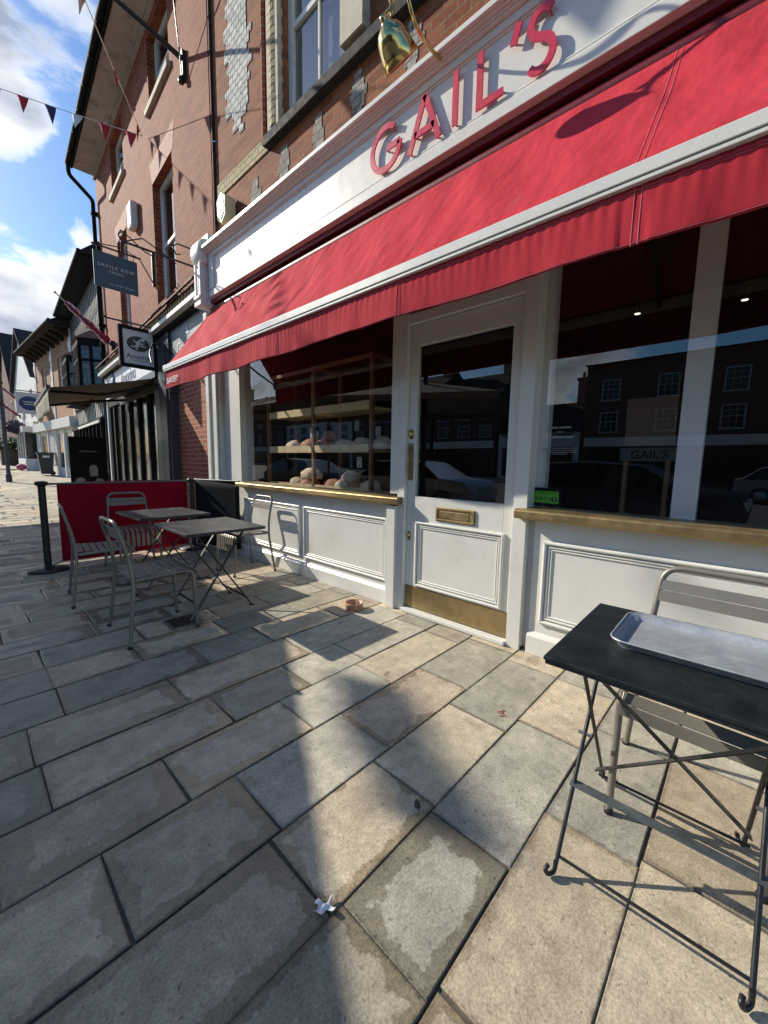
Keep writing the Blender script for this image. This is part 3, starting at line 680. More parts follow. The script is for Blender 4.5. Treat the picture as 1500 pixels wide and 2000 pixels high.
for k in range(4): 
    mb=MB(); y=.115 if k<3 else .05; q=random.Random(k); yy=-y
    while yy<y-.01:
        wv=q.uniform(.006,.022); mb.box(-.0005,0,yy,min(y,yy+wv),1.368-k*.012,1.3715-k*.012); yy+=wv+.004
    mb.build('small_print',GREYPR,vt)
# ------------------------------------------------------------------ red awning
aw=thing('red_awning','wide red canvas awning with white front bar and rippled valance over the bakery','awning',(0,0,0))
AY0,AY1=-1.6,5.47
def awf(u,v):      # u along Y from far end, v from back (0) to front (1)
    y=AY1+(AY0-AY1)*u; x=2.44+(1.872-2.44)*v; z=3.185+(2.398-3.185)*v
    d=-.016*math.sin(PI*v)
    a=y*1.0; wv=.0055*math.sin(9*a+4.2*v)*math.sin(PI*v)+.0045*math.sin(17*a+9*v+1.3*math.sin(2.1*a))*math.sin(PI*min(1,v*1.1))
    fold=.018*max(0,math.sin(3.1*a+5.2*v+.6))**6*v*(1.1-v)
    dg=.010*math.sin(26*(y*.55+v*.9))*max(0,1-abs(y-4.2)/1.6)*v
    n=Vector((-.81,0,.585)); p=Vector((x,y,z))+n*(d+wv+fold+dg); return tuple(p)
mb=MB(); mb.grid(awf,300,26); mb.build('canvas',REDC,aw,solid=.0015,fix=False)
def vaf(u,v):
    y=AY1+(AY0-AY1)*u; z=2.335-.215*v-(.004*math.sin(y*2.3)+.003*math.sin(y*7.1))*v
    x=1.872+v*(.004*math.sin(y*11+math.sin(y*3)*2)+.012*math.sin(y*5.3+1+math.sin(y*1.7))+.0022*math.sin(y*37+3*math.sin(y*2.2))*(1-v*.5))+.002*math.sin(y*120)*(1-v)**2
    if abs(y-.445)<.05: x+=.006*v
    return (x,y,z)
mb=MB(); mb.grid(vaf,700,12); mb.build('valance',REDV,aw,solid=.0014,fix=False)
mb=MB()   # hems and seams stitched on the canvas
for ys in (5.44,4.23,2.98,1.66,.445,-.8):
    for o_ in (-.012,.012):
        pts=[Vector(awf((AY1-(ys+o_))/(AY1-AY0),k/20))+Vector((-.0025,0,.0018)) for k in range(21)]; mb.tube(pts,.0011,4)
        pts=[Vector(vaf((AY1-(ys+o_-.01))/(AY1-AY0),k/8))+Vector((-.002,0,0)) for k in range(9)]; mb.tube(pts,.0011,4)
for vv in (.955,.08,.13):
    pts=[Vector(vaf(k/700,vv))+Vector((-.0017,0,0)) for k in range(701)]; mb.tube(pts,.0009,4)
mb.build('stitching',plain('pink_thread',(.62,.20,.22),.8),aw)
mb=MB(); mb.box(1.845,1.895,AY0,AY1+.03,2.352,2.402).box(1.850,1.885,AY0,AY1+.028,2.332,2.348); mb.build('front_bar',WHITE,aw,bevel=.003)
mb=MB(); mb.tube([(2.50,AY0,3.22),(2.50,AY1,3.22)],.045,16); mb.build('roller',DARKRED,aw)
mb=MB(); mb.box(2.45,2.60,AY0,AY1-.02,3.282,3.325); mb.build('housing',DARKRED,aw)
for y in (5.40,3.0,.6):
    mb=MB(); mb.tube(fillet([(2.56,y,2.72),(2.2,y-.02,2.50),(1.88,y,2.36)],.1),.014,8); mb.box(2.53,2.575,y-.02,y+.02,2.64,2.82); mb.build('folding_arm',BLACKM,aw)
text('lettering','BAKERY',.10,PRINT,aw,(1.852,5.22,2.175),(0,-1,0),(0,0,1),.001,sx=1)
# ------------------------------------------------------------------ brass lamp
lp=thing('brass_lamp','polished brass swan-neck lamp fixed to the white fascia above the shop name','lamp',(2.40,1.76,3.88))
def L_(x,z,y=0): return (x-2.40,y,z-3.88)
mb=MB(); mb.lathe([(0,-.03),(.018,-.03),(.028,-.012),(.034,0),(.034,.02)],16,(0,0,0),(1,0,0)); mb.lathe([(0,-.02),(.014,-.015),(.02,0),(.014,.02),(0,.03)],12,L_(2.375,3.875),(0,0,1)); mb.build('mount',BRASSP,lp)
mb=MB(); mb.tube(fillet([L_(2.40,3.88),L_(2.24,3.853),L_(2.125,3.868),L_(2.055,3.92),L_(2.00,4.02),L_(1.965,4.13),L_(1.91,4.16),L_(1.885,4.10),L_(1.885,3.95),L_(1.888,3.80)],.08,6),.0115,10); mb.build('arm',BRASSP,lp)
ax=Vector((.74,-.05,-.65)).normalized(); ap=Vector(L_(1.955,3.600))-ax*.175
ap=Vector(L_(1.952,3.612))-ax*.155
mb=MB(); mb.lathe([(.0,-.03),(.016,-.028),(.020,-.01),(.018,.0),(.036,.010),(.062,.030),(.082,.06),(.092,.095),(.099,.13),(.114,.182),(.112,.185),(.10,.16),(.092,.13),(.084,.09),(.072,.06),(.0,.02)],40,ap,ax); mb.build('lamp_shade',BRASSP,lp)
mb=MB(); mb.lathe([(.010,-.06),(.014,-.03),(.009,-.01)],12,L_(1.888,3.83)); mb.lathe([(0,.04),(.018,.04),(.020,-.01),(.011,-.03),(0,-.03)],12,L_(1.886,3.86)); mb.tube(fillet([L_(1.888,3.85),L_(1.870,3.79),tuple(ap-ax*.02)],.03),.010,8); mb.build('finial',BRASSP,lp)
mb=MB(); mb.lathe([(0,.03),(.024,.05),(.032,.09),(.024,.12),(0,.135)],14,ap,ax); mb.build('bulb',PRINT,lp)
# ------------------------------------------------------------------ alarm boxes
ab=thing('alarm_box','cream hexagonal burglar alarm box on the brick above the fascia end','alarm box',(2.62,5.14,4.34))
hexp=[(.0,.19),(.11,.11),(.11,-.10),(.0,-.18),(-.11,-.10),(-.11,.11)]
mb=MB(); mb.prism([(-p,q) for p,q in hexp],(-.14,0,0),(0,1,0),(0,0,1),.14); mb.build('case',plain('aged_cream_plastic',(.60,.52,.33),.5,dirt=((.4,.3,.15),.5)),ab,bevel=.008)
mb=MB(); mb.prism([(-p*.7,q*.7) for p,q in hexp],(-.147,0,0),(0,1,0),(0,0,1),.006); mb.build('cover',SIGNW,ab)
# ------------------------------------------------------------------ neighbours, in a street frame turned 3.4 degrees
A34=-R(3.4); P0=(2.62,5.6,0)
def nb(name,label,cat='building',loc=P0,rz=A34): return thing(name,label,cat,loc,rz)
b1=nb('brick_building','tall red brick building with sash windows, soffited eaves and tiled canopy over its shops')
holes=[(1.58,2.72,7.28,8.36),(4.75,5.95,7.28,8.36),(1.66,2.78,4.08,6.10),(4.82,5.75,4.08,6.20)]
mb=MB(); wallgrid(mb,0.0,7.85,3.45,8.62,holes,0,.19)
mb.quad((0,7.85,0),(0,7.85,8.62),(4,7.85,8.62),(4,7.85,0)); mb.build('wall',BRICK_N,b1)
for a,b,z in ((1.6,2.76,6.10),(4.77,5.8,6.20)):
    mb=MB(); c=(a+b)/2; mb.prism([(-(b-c),0),(b-c,0),(b-c+.14,.36),(-(b-c)-.14,.36)],(-.003,c,z),(0,1,0),(0,0,1),.006)
    mb.build('flat_arch',plain('rubbed_red_brick',(.25,.075,.04),.8,var=.1,scale=30,bump=.2),b1)
for a,b,c,d in holes[:2]:
    mb=MB(); mb.box(-.06,.19,a-.06,b+.1,c-.10,c-.005); mb.build('stone_sill',STONE,b1,bevel=.008)
for a,b,c,d in holes: sash(b1,a,b,c,d,.12,1,1,.06)
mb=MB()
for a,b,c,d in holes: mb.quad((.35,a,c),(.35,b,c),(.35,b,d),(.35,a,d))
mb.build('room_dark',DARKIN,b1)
mb=MB(); mb.box(-.46,-.001,0,7.9,8.60,8.66); mb.build('soffit',RENDER,b1)
mb=MB(); mb.box(-.001,-.05,0,7.88,8.50,8.598); mb.build('eaves_moulding',RENDER,b1)
mb=MB(); mb.box(-.50,-.462,0,7.9,8.57,8.74); mb.tube([(-.55,0,8.68),(-.55,7.95,8.68)],.06,10)
for k in range(10): mb.box(-.60,-.50,k*.8+.1,k*.8+.13,8.60,8.64)
mb.build('gutter',BLACKP,b1)
mb=MB(); mb.quad((-.5,0,8.75),(-.5,7.9,8.75),(4,7.9,11.6),(4,0,11.6)); mb.quad((-.5,7.9,8.62),(4,7.9,8.62),(4,7.9,11.6)); mb.build('roof',SLATE,b1)
mb=MB(); mb.tube(fillet([(-.55,7.88,8.64),(-.55,7.88,8.40),(-.09,7.80,7.95),(-.09,7.80,.3)],.08,5),.048,10); mb.build('downpipe',BLACKP,b1)
mb=MB(); 
for z in (7.6,6.2,4.8): mb.box(-.15,.0,7.73,7.87,z,z+.06)
mb.build('pipe_bracket',BLACKP,b1)
mb=MB(); mb.tube([(-.012,.03,8.6),(-.012,.03,4.2)],.006,6); mb.build('cable',BLACKP,b1)
# tiled canopy with dentils
mb=MB(); nrow=6
for r_ in range(nrow):
    x0=-.02-.27*r_/nrow; x1=-.02-.27*(r_+1)/nrow-.02; z0=3.93-.30*r_/nrow; z1=3.93-.30*(r_+1)/nrow
    s=-.02+(.08 if r_%2 else 0)
    while s<7.6:
        mb.add([(x0,s,z0+.0),(x0,s+.16,z0),(x1,s+.16,z1),(x1,s,z1),(x0,s,z0+.016),(x0,s+.16,z0+.016),(x1,s+.16,z1+.018+rr.uniform(0,.006)),(x1,s,z1+.018+rr.uniform(0,.006))],[(4,5,6,7),(2,3,7,6),(0,3,7,4),(1,2,6,5)]); s+=.166
cn=mb.build('tile_canopy',TILE,b1)
mb=MB()
for k in range(58):
    mb.box(-.24,-.05,.02+k*.13,.085+k*.13,3.50,3.61)
mb.build('dentils',plain('ochre_dentil',(.38,.27,.16),.8,var=.2,scale=10),cn)
mb=MB(); mb.box(-.27,0,-.02,7.6,3.43,3.49); mb.box(-.05,0,-.02,7.6,3.49,3.62); mb.build('canopy_board',GREYP,cn)
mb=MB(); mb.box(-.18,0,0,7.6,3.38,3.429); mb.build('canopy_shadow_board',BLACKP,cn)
pts=[(-.20,1.0+k*.25,3.75+.03*math.sin(k*1.9)) for k in range(10)]
mb=MB(); mb.tube(pts,.008,5); mb.tube([(-.16,1.4,3.80),(-.26,1.9,3.52),(-.27,2.3,3.48)],.006,5); mb.build('loose_cable',BLACKP,cn)
# estate agent fascia and pier
mb=MB(); mb.box(0,.25,.16,2.45,0,3.38); mb.build('brick_pier',BRICK_P,b1)
mb=MB(); mb.box(-.10,-.002,.20,1.78,2.62,3.375); gs=mb.build('grey_fascia',GREYS,b1)
text('lettering','Gardiner',.27,PRINT,gs,(-.104,.98,2.93),(0,-1,0),(0,0,1),.002)
mb=MB(); mb.prism([(0,0),(.13,.0),(.02,.17)],(-.104,1.0,3.17),(0,-1,0),(0,0,1),.003); mb.build('emblem',PRINT,gs)
mb=MB(); mb.tube(fillet([(-.1,1.70,3.0),(-.4,1.65,3.12),(-.5,1.5,2.9),(-.55,1.2,2.7)],.1),.012); mb.build('sign_lamp_arm',BLACKM,gs)
mb=MB(); mb.box(-.14,.10,1.86,2.48,0,3.378); mb.box(-.17,-.14,1.95,2.36,.2,3.2); mb.box(-.145,.0,1.79,1.86,2.4,3.378); mb.build('dark_post',plain('navy_black_paint',(.03,.035,.045),.45,var=.1),b1)
mb=MB(); mb.box(-.13,.10,2.485,2.80,0,3.0); mb.build('grey_post',plain('slate_grey_paint',(.16,.18,.19),.45),b1)
# gelato shop
mb=MB(); mb.box(-.12,.2,2.81,7.6,2.82,3.378); ff=mb.build('shop_fascia',SIGNW,b1)
text('lettering','Amorino',.40,PRINTB,ff,(-.124,4.9,2.96),(0,-1,0),(0,0,1),.003,shear=.1)
mb=MB(); mb.lathe([(0,-.03),(.26,-.03),(.27,0)],24,(-.12,6.55,3.12),(1,0,0)); mb.build('round_emblem',plain('emblem_blue',(.10,.18,.28),.5),ff)
mb=MB()
for s in (2.81,3.62,4.45,5.3,6.15,7.0,7.5): mb.box(-.06,.06,s,s+.11,0,2.62)
mb.box(-.08,.08,2.81,7.6,2.62,2.815); mb.box(-.05,.05,2.92,7.5,.0,.35); mb.build('shopfront_frame',plain('dark_shop_paint',(.022,.024,.027),.8,spec=.12),b1)
mb=MB(); mb.quad((.0,2.81,.35),(.0,2.81,2.62),(.0,7.6,2.62),(.0,7.6,.35)); mb.build('shop_glass',plain('dark_glass_front',(.02,.02,.02),.15),b1,fix=False)
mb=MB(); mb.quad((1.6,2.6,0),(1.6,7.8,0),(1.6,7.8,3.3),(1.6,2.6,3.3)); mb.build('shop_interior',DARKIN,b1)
mb=MB(); mb.box(-.10,.1,7.62,7.84,0,3.0); mb.build('end_pilaster',WHITE2,b1)
# white alarm box on brick
ab=thing('alarm_box','white rounded rectangular alarm box on the neighbouring brick wall','alarm box',tuple(Matrix.Rotation(A34,3,'Z')@Vector((-.05,3.93,6.02))+Vector(P0)),A34)
mb=MB(); mb.box(-.09,.05,-.15,.15,-.24,.24); mb.build('case',WHITE2,ab,bevel=.04)
mb=MB(); mb.box(-.097,-.09,-.05,.05,-.18,-.10); mb.build('lens',BLACKM,ab)
# hanging signs
def lw(n,s,z): v=Matrix.Rotation(A34,3,'Z')@Vector((n,s,z))+Vector(P0); return v
sv=thing('hanging_sign','slate blue travel shop sign hanging from an iron bracket on the brick wall','hanging sign',(1.85,8.50,4.17))
mb=MB(); mb.box(0,.655,-.015,.015,0,.57); pb=mb.build('board',BLUEP,sv,bevel=.004)
text('lettering','SAVILE ROW',.075,PRINT,sv,(.33,-.018,.335),(1,0,0),(0,0,1),.002,space=1.35)
text('lettering','TRAVEL',.058,PRINT,sv,(.33,-.018,.255),(1,0,0),(0,0,1),.002,space=1.25)
text('lettering','Tel: 01491 572087',.042,PRINT,sv,(.40,-.018,.065),(1,0,0),(0,0,1),.002,space=1.2)
mb=MB(); mb.bar((-.02,0,.66),(.72,0,.66),.022,.022); mb.tube([(.70,0,.66),(.92,0,.30)],.010,6); mb.tube([(.0,0,.67),(.40,0,.74),(.70,0,.66)],.008,6)
mb.tube(fillet([(.42,0,1.0),(.55,0,.98),(.75,0,.83),(.93,0,.78)],.08),.010,6); mb.box(.90,.935,-.02,.02,.25,.85)
for x in (.06,.60): mb.tube([(x,0,.57),(x,0,.66)],.008,6)
mb.tube([(.42,0,.66),(.42,0,1.03)],.006,6)
mb.build('bracket',BLACKM,sv)
br=thing('iron_bracket','empty wrought iron sign bracket with scroll, beside the white corbel','bracket',(1.25,6.0,3.62))
mb=MB(); mb.bar((.35,0,.30),(1.37,0,.30),.02,.02); mb.tube([(.36,0,.30),(.33,0,.36),(.36,0,.42),(.42,0,.41)],.010,6)
mb.tube([(1.32,0,.52),(1.02,0,.52),(.96,0,.46),(1.0,0,.38),(1.06,0,.40)],.009,6)
mb.tube([(.40,0,.31),(.60,0,.42),(.78,0,.35),(.90,0,.30)],.008,6); mb.box(1.36,1.395,-.012,.012,.25,.55); mb.build('bars',BLACKM,br)
am=thing('hanging_sign','black framed white sign with oval cherub emblem hanging over the gelato shop awning','hanging sign',(2.03,8.05,2.82))
mb=MB(); mb.box(0,.58,-.035,.035,0,.055).box(0,.58,-.035,.035,.615,.67).box(0,.06,-.035,.035,.055,.615).box(.52,.58,-.035,.035,.055,.615); mb.build('frame',BLACKP,am)
mb=MB(); mb.box(.06,.52,-.025,.025,.055,.615); mb.build('panel',SIGNW,am)
mb=MB(); el=[(.29+.175*math.cos(k*PI/18),.40+.125*math.sin(k*PI/18)) for k in range(36)]; mb.prism(el,(0,-.025,0),(1,0,0),(0,0,1),.004); mb.build('oval',SIGNG,am)
mb=MB(); fig=[[(.27,.45),(.30,.46),(.32,.43),(.30,.38),(.27,.36),(.25,.39)],[(.30,.47),(.325,.485),(.34,.465),(.325,.445),(.305,.45)],[(.33,.50),(.38,.51),(.40,.48),(.37,.45),(.33,.455)],[(.29,.38),(.33,.385),(.38,.375),(.41,.39),(.41,.37),(.37,.36),(.32,.362)],[(.25,.38),(.27,.35),(.21,.33),(.17,.35),(.18,.36),(.22,.35)],[(.27,.37),(.29,.36),(.28,.32),(.25,.29),(.24,.30),(.26,.33)],[(.25,.44),(.21,.47),(.22,.43),(.26,.41)],[(.31,.42),(.37,.42),(.40,.44),(.37,.40),(.31,.40)]]
for f in fig: mb.prism(f,(0,-.0292,0),(1,0,0),(0,0,1),.002)
mb.build('emblem',SIGNW,am)
text('lettering','Amorino',.105,BLACKP,am,(.29,-.028,.15),(1,0,0),(0,0,1),.002,shear=.05)
text('small_print','GELATO AL NATURALE',.024,BLACKP,am,(.29,-.028,.115),(1,0,0),(0,0,1),.001)
mb=MB(); mb.bar((-.16,0,.73),(.68,0,.73),.022,.022); mb.tube([(-.16,0,.73),(-.20,0,.76)],.016,6)
for x in (.06,.5): mb.tube([(x,0,.67),(x,0,.73)],.008,6)
mb.build('bracket',BLACKM,am)
# dark canopy awning of gelato shop
a2=nb('taupe_awning','open taupe folding-arm awning with cream valance over the gelato shop','awning')
nF=-1.70; sA,sB=2.45,5.6; zF0=2.33; 
mb=MB(); mb.grid(lambda u,v:(-.12+(nF+.12)*v,sA+(sB-sA)*u,2.72+(zF0-2.72)*v-.02*math.sin(PI*v)),12,10); mb.build('canvas',BROWNC,a2,solid=.002,fix=False)
mb=MB(); mb.grid(lambda u,v:(nF+.02*math.sin(u*14)*v,sA+(sB-sA)*u,zF0-.02-.36*v),24,4); mb.build('valance',CREAMC,a2,solid=.002,fix=False)
mb=MB(); mb.box(nF-.02,nF+.03,sA,sB,zF0-.02,zF0+.04); mb.box(-.2,-.08,sA,sB,2.72,2.84); mb.build('front_bar',BLACKM,a2)
mb=MB()
for s0,s1 in ((2.6,3.35),(5.3,4.6)):
    mb.tube([(-.14,s0,2.60),(-.85,s1,2.42),(nF+.05,s0+.05,zF0-.03)],.025,8); mb.tube([(-.85,s1,2.40),(-.85,s1,2.46)],.04,8)
mb.box(-.18,-.13,sA,sB,2.5,2.6)
mb.build('folding_arm',BLACKM,a2)
# half timbered building
b2=nb('timbered_building','black and white half-timbered building with leaded oriel windows beyond the brick one')
S0,S1=7.98,14.6
mb=MB(); mb.box(0,5,S0,S1,0,6.75); mb.build('wall',WHITE2,b2)
mb=MB()
for k in range(26):
    s=S0+.05+k*.255; mb.box(-.010,.0,s,s+.13,4.35,6.6)
for z in (4.3,5.45,6.5): mb.box(-.012,0,S0,S1,z,z+.14)
for k in range(22): mb.box(-.008,0,S0+.1+k*.3,S0+.22+k*.3,2.5,3.05)
mb.box(-.06,0,S0,S1,3.05,3.25); mb.box(-.05,0,S0,S1,2.4,2.5); mb.box(-.06,0,S0,S0+.16,0,6.6)
mb.build('timber_frame',BLACKP,b2)
mb=MB(); mb.box(-.02,0.001,S0+.16,S1,.3,2.3); mb.build('pub_front',plain('dark_glass_front',(.02,.022,.024),.15),b2)
mb=MB()
for k in range(9):
    s=S0+.3+k*.72; mb.tube([(-.14,s,.0),(-.14,s,2.4)],.055,8); mb.box(-.22,-.02,s-.08,s+.08,0,.75)
mb.box(-.20,0,S0+.2,S1,2.28,2.40); mb.build('columns',BLACKP,b2)
mb=MB(); mb.box(-.24,-.20,S0+.2,S1-2.2,2.26,2.33);mb.box(-.235,-.225,S0+.25,S1,.74,.78); mb.build('painted_band',WHITE2,b2)
mb=MB(); mb.quad((-.42,S0-.1,6.66),(-.42,S1+.1,6.66),(3,S1+.1,9.6),(3,S0-.1,9.6)); mb.quad((-.42,S0-.1,6.60),(-.42,S1+.1,6.60),(3,S1+.1,9.54),(3,S0-.1,9.54)); mb.quad((-.42,S0-.1,6.60),(3,S0-.1,9.54),(3,S0-.1,9.6),(-.42,S0-.1,6.66))
mb.quad((-.42,S0-.1,6.60),(0,S0-.1,6.60),(3,S0-.1,9.5)); mb.build('roof',SLATE,b2)
mb=MB(); mb.tube([(-.46,S0-.1,6.63),(-.46,S1,6.63)],.055,8); mb.box(-.42,0,S0,S1,6.58,6.60); mb.build('gutter',BLACKP,b2)
for s0,s1 in ((8.45,9.95),(11.2,12.7)):
    mb=MB(); sa,sb=s0+.2,s1-.2; pr=[(0,s0),(-.52,sa),(-.52,sb),(0,s1)]
    def ring(mb,z0,z1,k=1.0):
        p=[(x*k,(s-(s0+s1)/2)*k+(s0+s1)/2) for x,s in pr]
        for i in range(3): mb.quad((*p[i],z0),(*p[i+1],z0),(*p[i+1],z1),(*p[i],z1))
        mb.quad(*[(*q,z0) for q in p]); mb.quad(*[(*q,z1) for q in p])
    ring(mb,3.0,3.30,1.0); ring(mb,4.42,4.58,1.04)
    for i in range(3):
        a=Vector((*pr[i],0)); b=Vector((*pr[i+1],0)); n=2 if i!=1 else 4
        for k in range(n+1):
            p=a.lerp(b,k/n); mb.bar((p.x,p.y,3.3),(p.x,p.y,4.42),.06,.06)
        mb.bar((a.x,a.y,4.02),(b.x,b.y,4.02),.05,.05)
    oo=mb.build('oriel_window',BLACKP,b2)
    mb=MB(); 
    p=[(x*.96,(s-(s0+s1)/2)*.96+(s0+s1)/2) for x,s in pr]
    for i in range(3): mb.quad((*p[i],3.3),(*p[i+1],3.3),(*p[i+1],4.42),(*p[i],4.42))
    if 'leaded' not in MATS:
        g=G('leaded_glass'); v=g.n('ShaderNodeTexBrick'); sp_=g.n('ShaderNodeSeparateXYZ'); g.k(g.obj(),sp_.inputs[0]); cbn=g.n('ShaderNodeCombineXYZ'); g.k(g.math('ADD',sp_.outputs[0],sp_.outputs[1]),cbn.inputs[0]); g.k(sp_.outputs[2],cbn.inputs[1]); g.k(cbn.outputs[0],v.inputs[0])
        v.inputs['Scale'].default_value=1; v.inputs['Brick Width'].default_value=.10; v.inputs['Row Height'].default_value=.13; v.inputs['Mortar Size'].default_value=.008
        v.inputs['Color1'].default_value=(.04,.05,.06,1); v.inputs['Color2'].default_value=(.10,.12,.13,1); v.inputs['Mortar'].default_value=(.05,.05,.05,1)
        MATS['leaded']=g.end(g.bsdf(v.outputs[0],.12,.3,g.bump(g.noise(9,2),.4,.02)))
    mb.build('leaded_pane',MATS['leaded'],oo)
    mb=MB(); p=[(x*1.12,(s-(s0+s1)/2)*1.12+(s0+s1)/2) for x,s in pr]; q=[(0,s0+.3),(-.08,s0+.45),(-.08,s1-.45),(0,s1-.3)]
    for i in range(3): mb.quad((*p[i],4.60),(*p[i+1],4.60),(*q[i+1],5.0),(*q[i],5.0))
    mb.quad(*[(*c,4.60) for c in p]); mb.build('oriel_roof',TILE,oo)
# flagpoles with furled flags
def flag(loc,rz,label,L=1.9):
    f=thing('furled_flag',label,'flag',loc,rz,'furled flags on wall poles along the street')
    d=Vector((-.74,.0,.67)); m=MB(); m.tube([(0,0,0),tuple(d*L)],[.018,.014],8); m.lathe([(0,-.03),(.035,0),(0,.035)],10,d*(L+.02),d); m.build('pole',plain('pale_pole',(.5,.47,.42),.5),f)
    m=MB(); m.box(-.03,.05,-.06,.06,-.12,.10); m.tube([(0,0,-.02),tuple(d*.22)],.03,8); m.build('socket',BLACKM,f)
    m=MB(); n=60; seg=9; vs=[];fs=[]
    x=Vector((0,1,0)); y=d.cross(x)
    for i in range(n+1):
        t=i/n; p=d*(.12+t*(L-.35)); r=.070*(1-.5*t)+.018*math.sin(t*17)*(1-t*.5)+.02
        p=p-Vector((0,0,.035*(1-t)))
        for k in range(seg):
            a=2*PI*k/seg+t*5; rr_=r*(1+.22*math.sin(3*a)); vs.append(p+(x*math.cos(a)+y*math.sin(a))*rr_)
    for i in range(n):
        for k in range(seg): 
            k2=(k+1)%seg; m.cur=(0,1,2,0,1,0,2,2,1)[(k+i//7)%9]; m.add([vs[i*seg+k],vs[i*seg+k2],vs[(i+1)*seg+k2],vs[(i+1)*seg+k]],[(0,1,2,3)])
    m.build('cloth',[REDF,NAVYF,WHITEF],f); return f
v=lw(-.05,6.75,4.12); flag(tuple(v),A34,'furled union flag on an angled pole on the brick building, nearest of the flags',1.42)
wb=nb('wall_bracket','black cast iron lamp bracket high on the brick wall near the downpipe end','bracket')
mb=MB(); mb.box(-.05,0,.86,.95,6.62,6.98); mb.lathe([(0,-.05),(.035,-.04),(.04,0),(.02,.05),(0,.06)],12,(-.06,.905,6.60)); mb.build('plate',BLACKM,wb)
mb=MB(); mb.tube([(-.03,.905,6.88),(-.5,.93,7.02),(-1.3,.98,7.22)],[.035,.03,.02],10); mb.tube([(-.04,.905,6.6),(-.25,.5,7.2),(-.4,.2,7.7)],.008,6); mb.build('arm',BLACKM,wb)
# ------------------------------------------------------------------ further buildings
b3=thing('brick_building','low orange brick building with grey quoins and bracketed eaves beyond the timbered one','building',tuple(lw(0,14.7,0)),R(2.6))
mb=MB(); wallgrid(mb,0,7.6,2.9,6.35,[(1.5,2.5,3.9,5.5),(4.8,5.8,3.9,5.5)],0,.15); mb.quad((0,0,2.9),(4,0,2.9),(4,0,6.35),(0,0,6.35)); mb.quad((0,7.6,0),(0,7.6,6.35),(4,7.6,6.35),(4,7.6,0)); mb.build('wall',BRICK_O,b3)
mb=MB()
for s in (.0,3.4,7.1):
    for k in range(13): w_=.42 if k%2 else .28; mb.box(-.03,0,max(0,s),min(7.6,s+w_),2.95+k*.29,2.95+k*.29+.28)
mb.build('quoins',GREYP,b3)
for a in (1.5,4.8): sash(b3,a,a+1,3.9,5.5,.08,2,2)
mb=MB(); mb.box(-.62,0,-.1,7.7,6.30,6.38)
for k in range(9): mb.prism([(0,0),(-.5,0),(-.5,-.08),(-.1,-.30),(0,-.30)],(0,.3+k*.85,6.30),(1,0,0),(0,0,1),.14)
mb.tube([(-.66,-.1,6.42),(-.66,7.7,6.42)],.07,8); mb.build('bracketed_eaves',plain('brown_eaves_paint',(.035,.028,.024),.8,spec=.1),b3)
mb=MB(); mb.quad((-.62,-.1,6.45),(-.62,7.7,6.45),(3,7.7,8.9),(3,-.1,8.9)); mb.quad((-.62,-.1,6.4),(3,-.1,8.85),(3,-.1,6.4)); mb.build('roof',SLATE,b3)
mb=MB(); mb.box(-.06,3,0,7.6,0,2.9); mb.build('shopfront',WHITE2,b3)
for a,b in ((.5,1.6),(2.0,3.0),(5.0,6.6)): mb=MB(); mb.box(-.065,-.06,a,b,.8,2.3); mb.build('shop_window',plain('dark_glass_front',(.02,.02,.02),.15),b3)
for s in (.1,1.7,3.1,4.8,6.8,7.4):
    mb=MB(); mb.box(-.14,-.06,s,s+.14,.3,2.5); mb.build('pilaster',WHITE2,b3)
mb=MB()
for k in range(30): mb.box(-.10,-.06,3.3,4.7,.9+k*.05,.925+k*.05)
mb.build('louvres',WHITE2,b3)
mb=MB(); mb.box(-.25,-.06,0,7.6,2.5,2.9); mb.build('shop_fascia',GREYP,b3)
v=Vector((0,0,0)); o3=Vector((3.14,27.9,0))
b4=thing('rendered_building','white rendered shop with dark steep roof and bay window further up the street','building',tuple(o3),R(1.2))
mb=MB(); wallgrid(mb,0,8,0,5.6,[(1,2,3.4,4.9),(4,5,3.4,4.9)],0,.12); mb.quad((0,0,0),(4,0,0),(4,0,5.6),(0,0,5.6)); mb.build('wall',WHITE2,b4)
for a in (1,4): sash(b4,a,a+1,3.4,4.9,.06,2,2)
def xroof(b,L,h,H,mat,dp=7):
    m=MB(); m.quad((-.2,-.25,h-.25),(dp,-.25,h-.25),(dp,L/2,H),(-.2,L/2,H)); m.quad((-.2,L+.25,h-.25),(dp,L+.25,h-.25),(dp,L/2,H),(-.2,L/2,H)); m.build('roof',SLATE,b,solid=.12)
    m=MB(); m.prism([(0,0),(L,0),(L/2,H-h-.1)],(0,0,h),(0,1,0),(0,0,1),.2); m.build('gable',mat,b)
xroof(b4,8,5.6,8.5,GREYP)
mb=MB(); mb.box(-.55,0,.6,3.4,.4,1.15); mb.box(-.6,0,.5,3.5,2.55,2.85); mb.box(-.2,0,0,8,2.85,3.1); mb.build('bay_base',WHITE2,b4)
mb=MB(); mb.box(-.5,0,.65,3.35,1.15,2.55); mb.box(-.02,0,4.2,5.2,.5,2.6).box(-.02,0,6,7.5,.8,2.5); mb.build('bay_glass',plain('dark_glass_front',(.02,.02,.02),.15),b4)
mb=MB()
for s in (.65,1.5,2.4,3.3): mb.box(-.54,-.5,s,s+.06,1.15,2.55)
mb.box(-.10,0,5.25,5.9,.3,2.6); mb.build('bay_frame',WHITE2,b4)
o4=Vector((2.98,36.1,0))
b5=thing('gabled_building','dark roofed brick terrace house beyond the white rendered shop','building',tuple(o4),R(.4))
mb=MB(); mb.box(0,5,0,9,0,5.9); mb.build('wall',BRICK_D,b5)
xroof(b5,9,5.9,10.0,BRICK_D)
for s in (1.2,4.2,6.8): sash(b5,s,s+1,3.5,5.0,-.03,2,2)
mb=MB(); mb.box(-.06,0,.3,8.6,.4,2.5); mb.build('shopfront',BLACKP,b5)
o5=Vector((2.9,45.3,0))
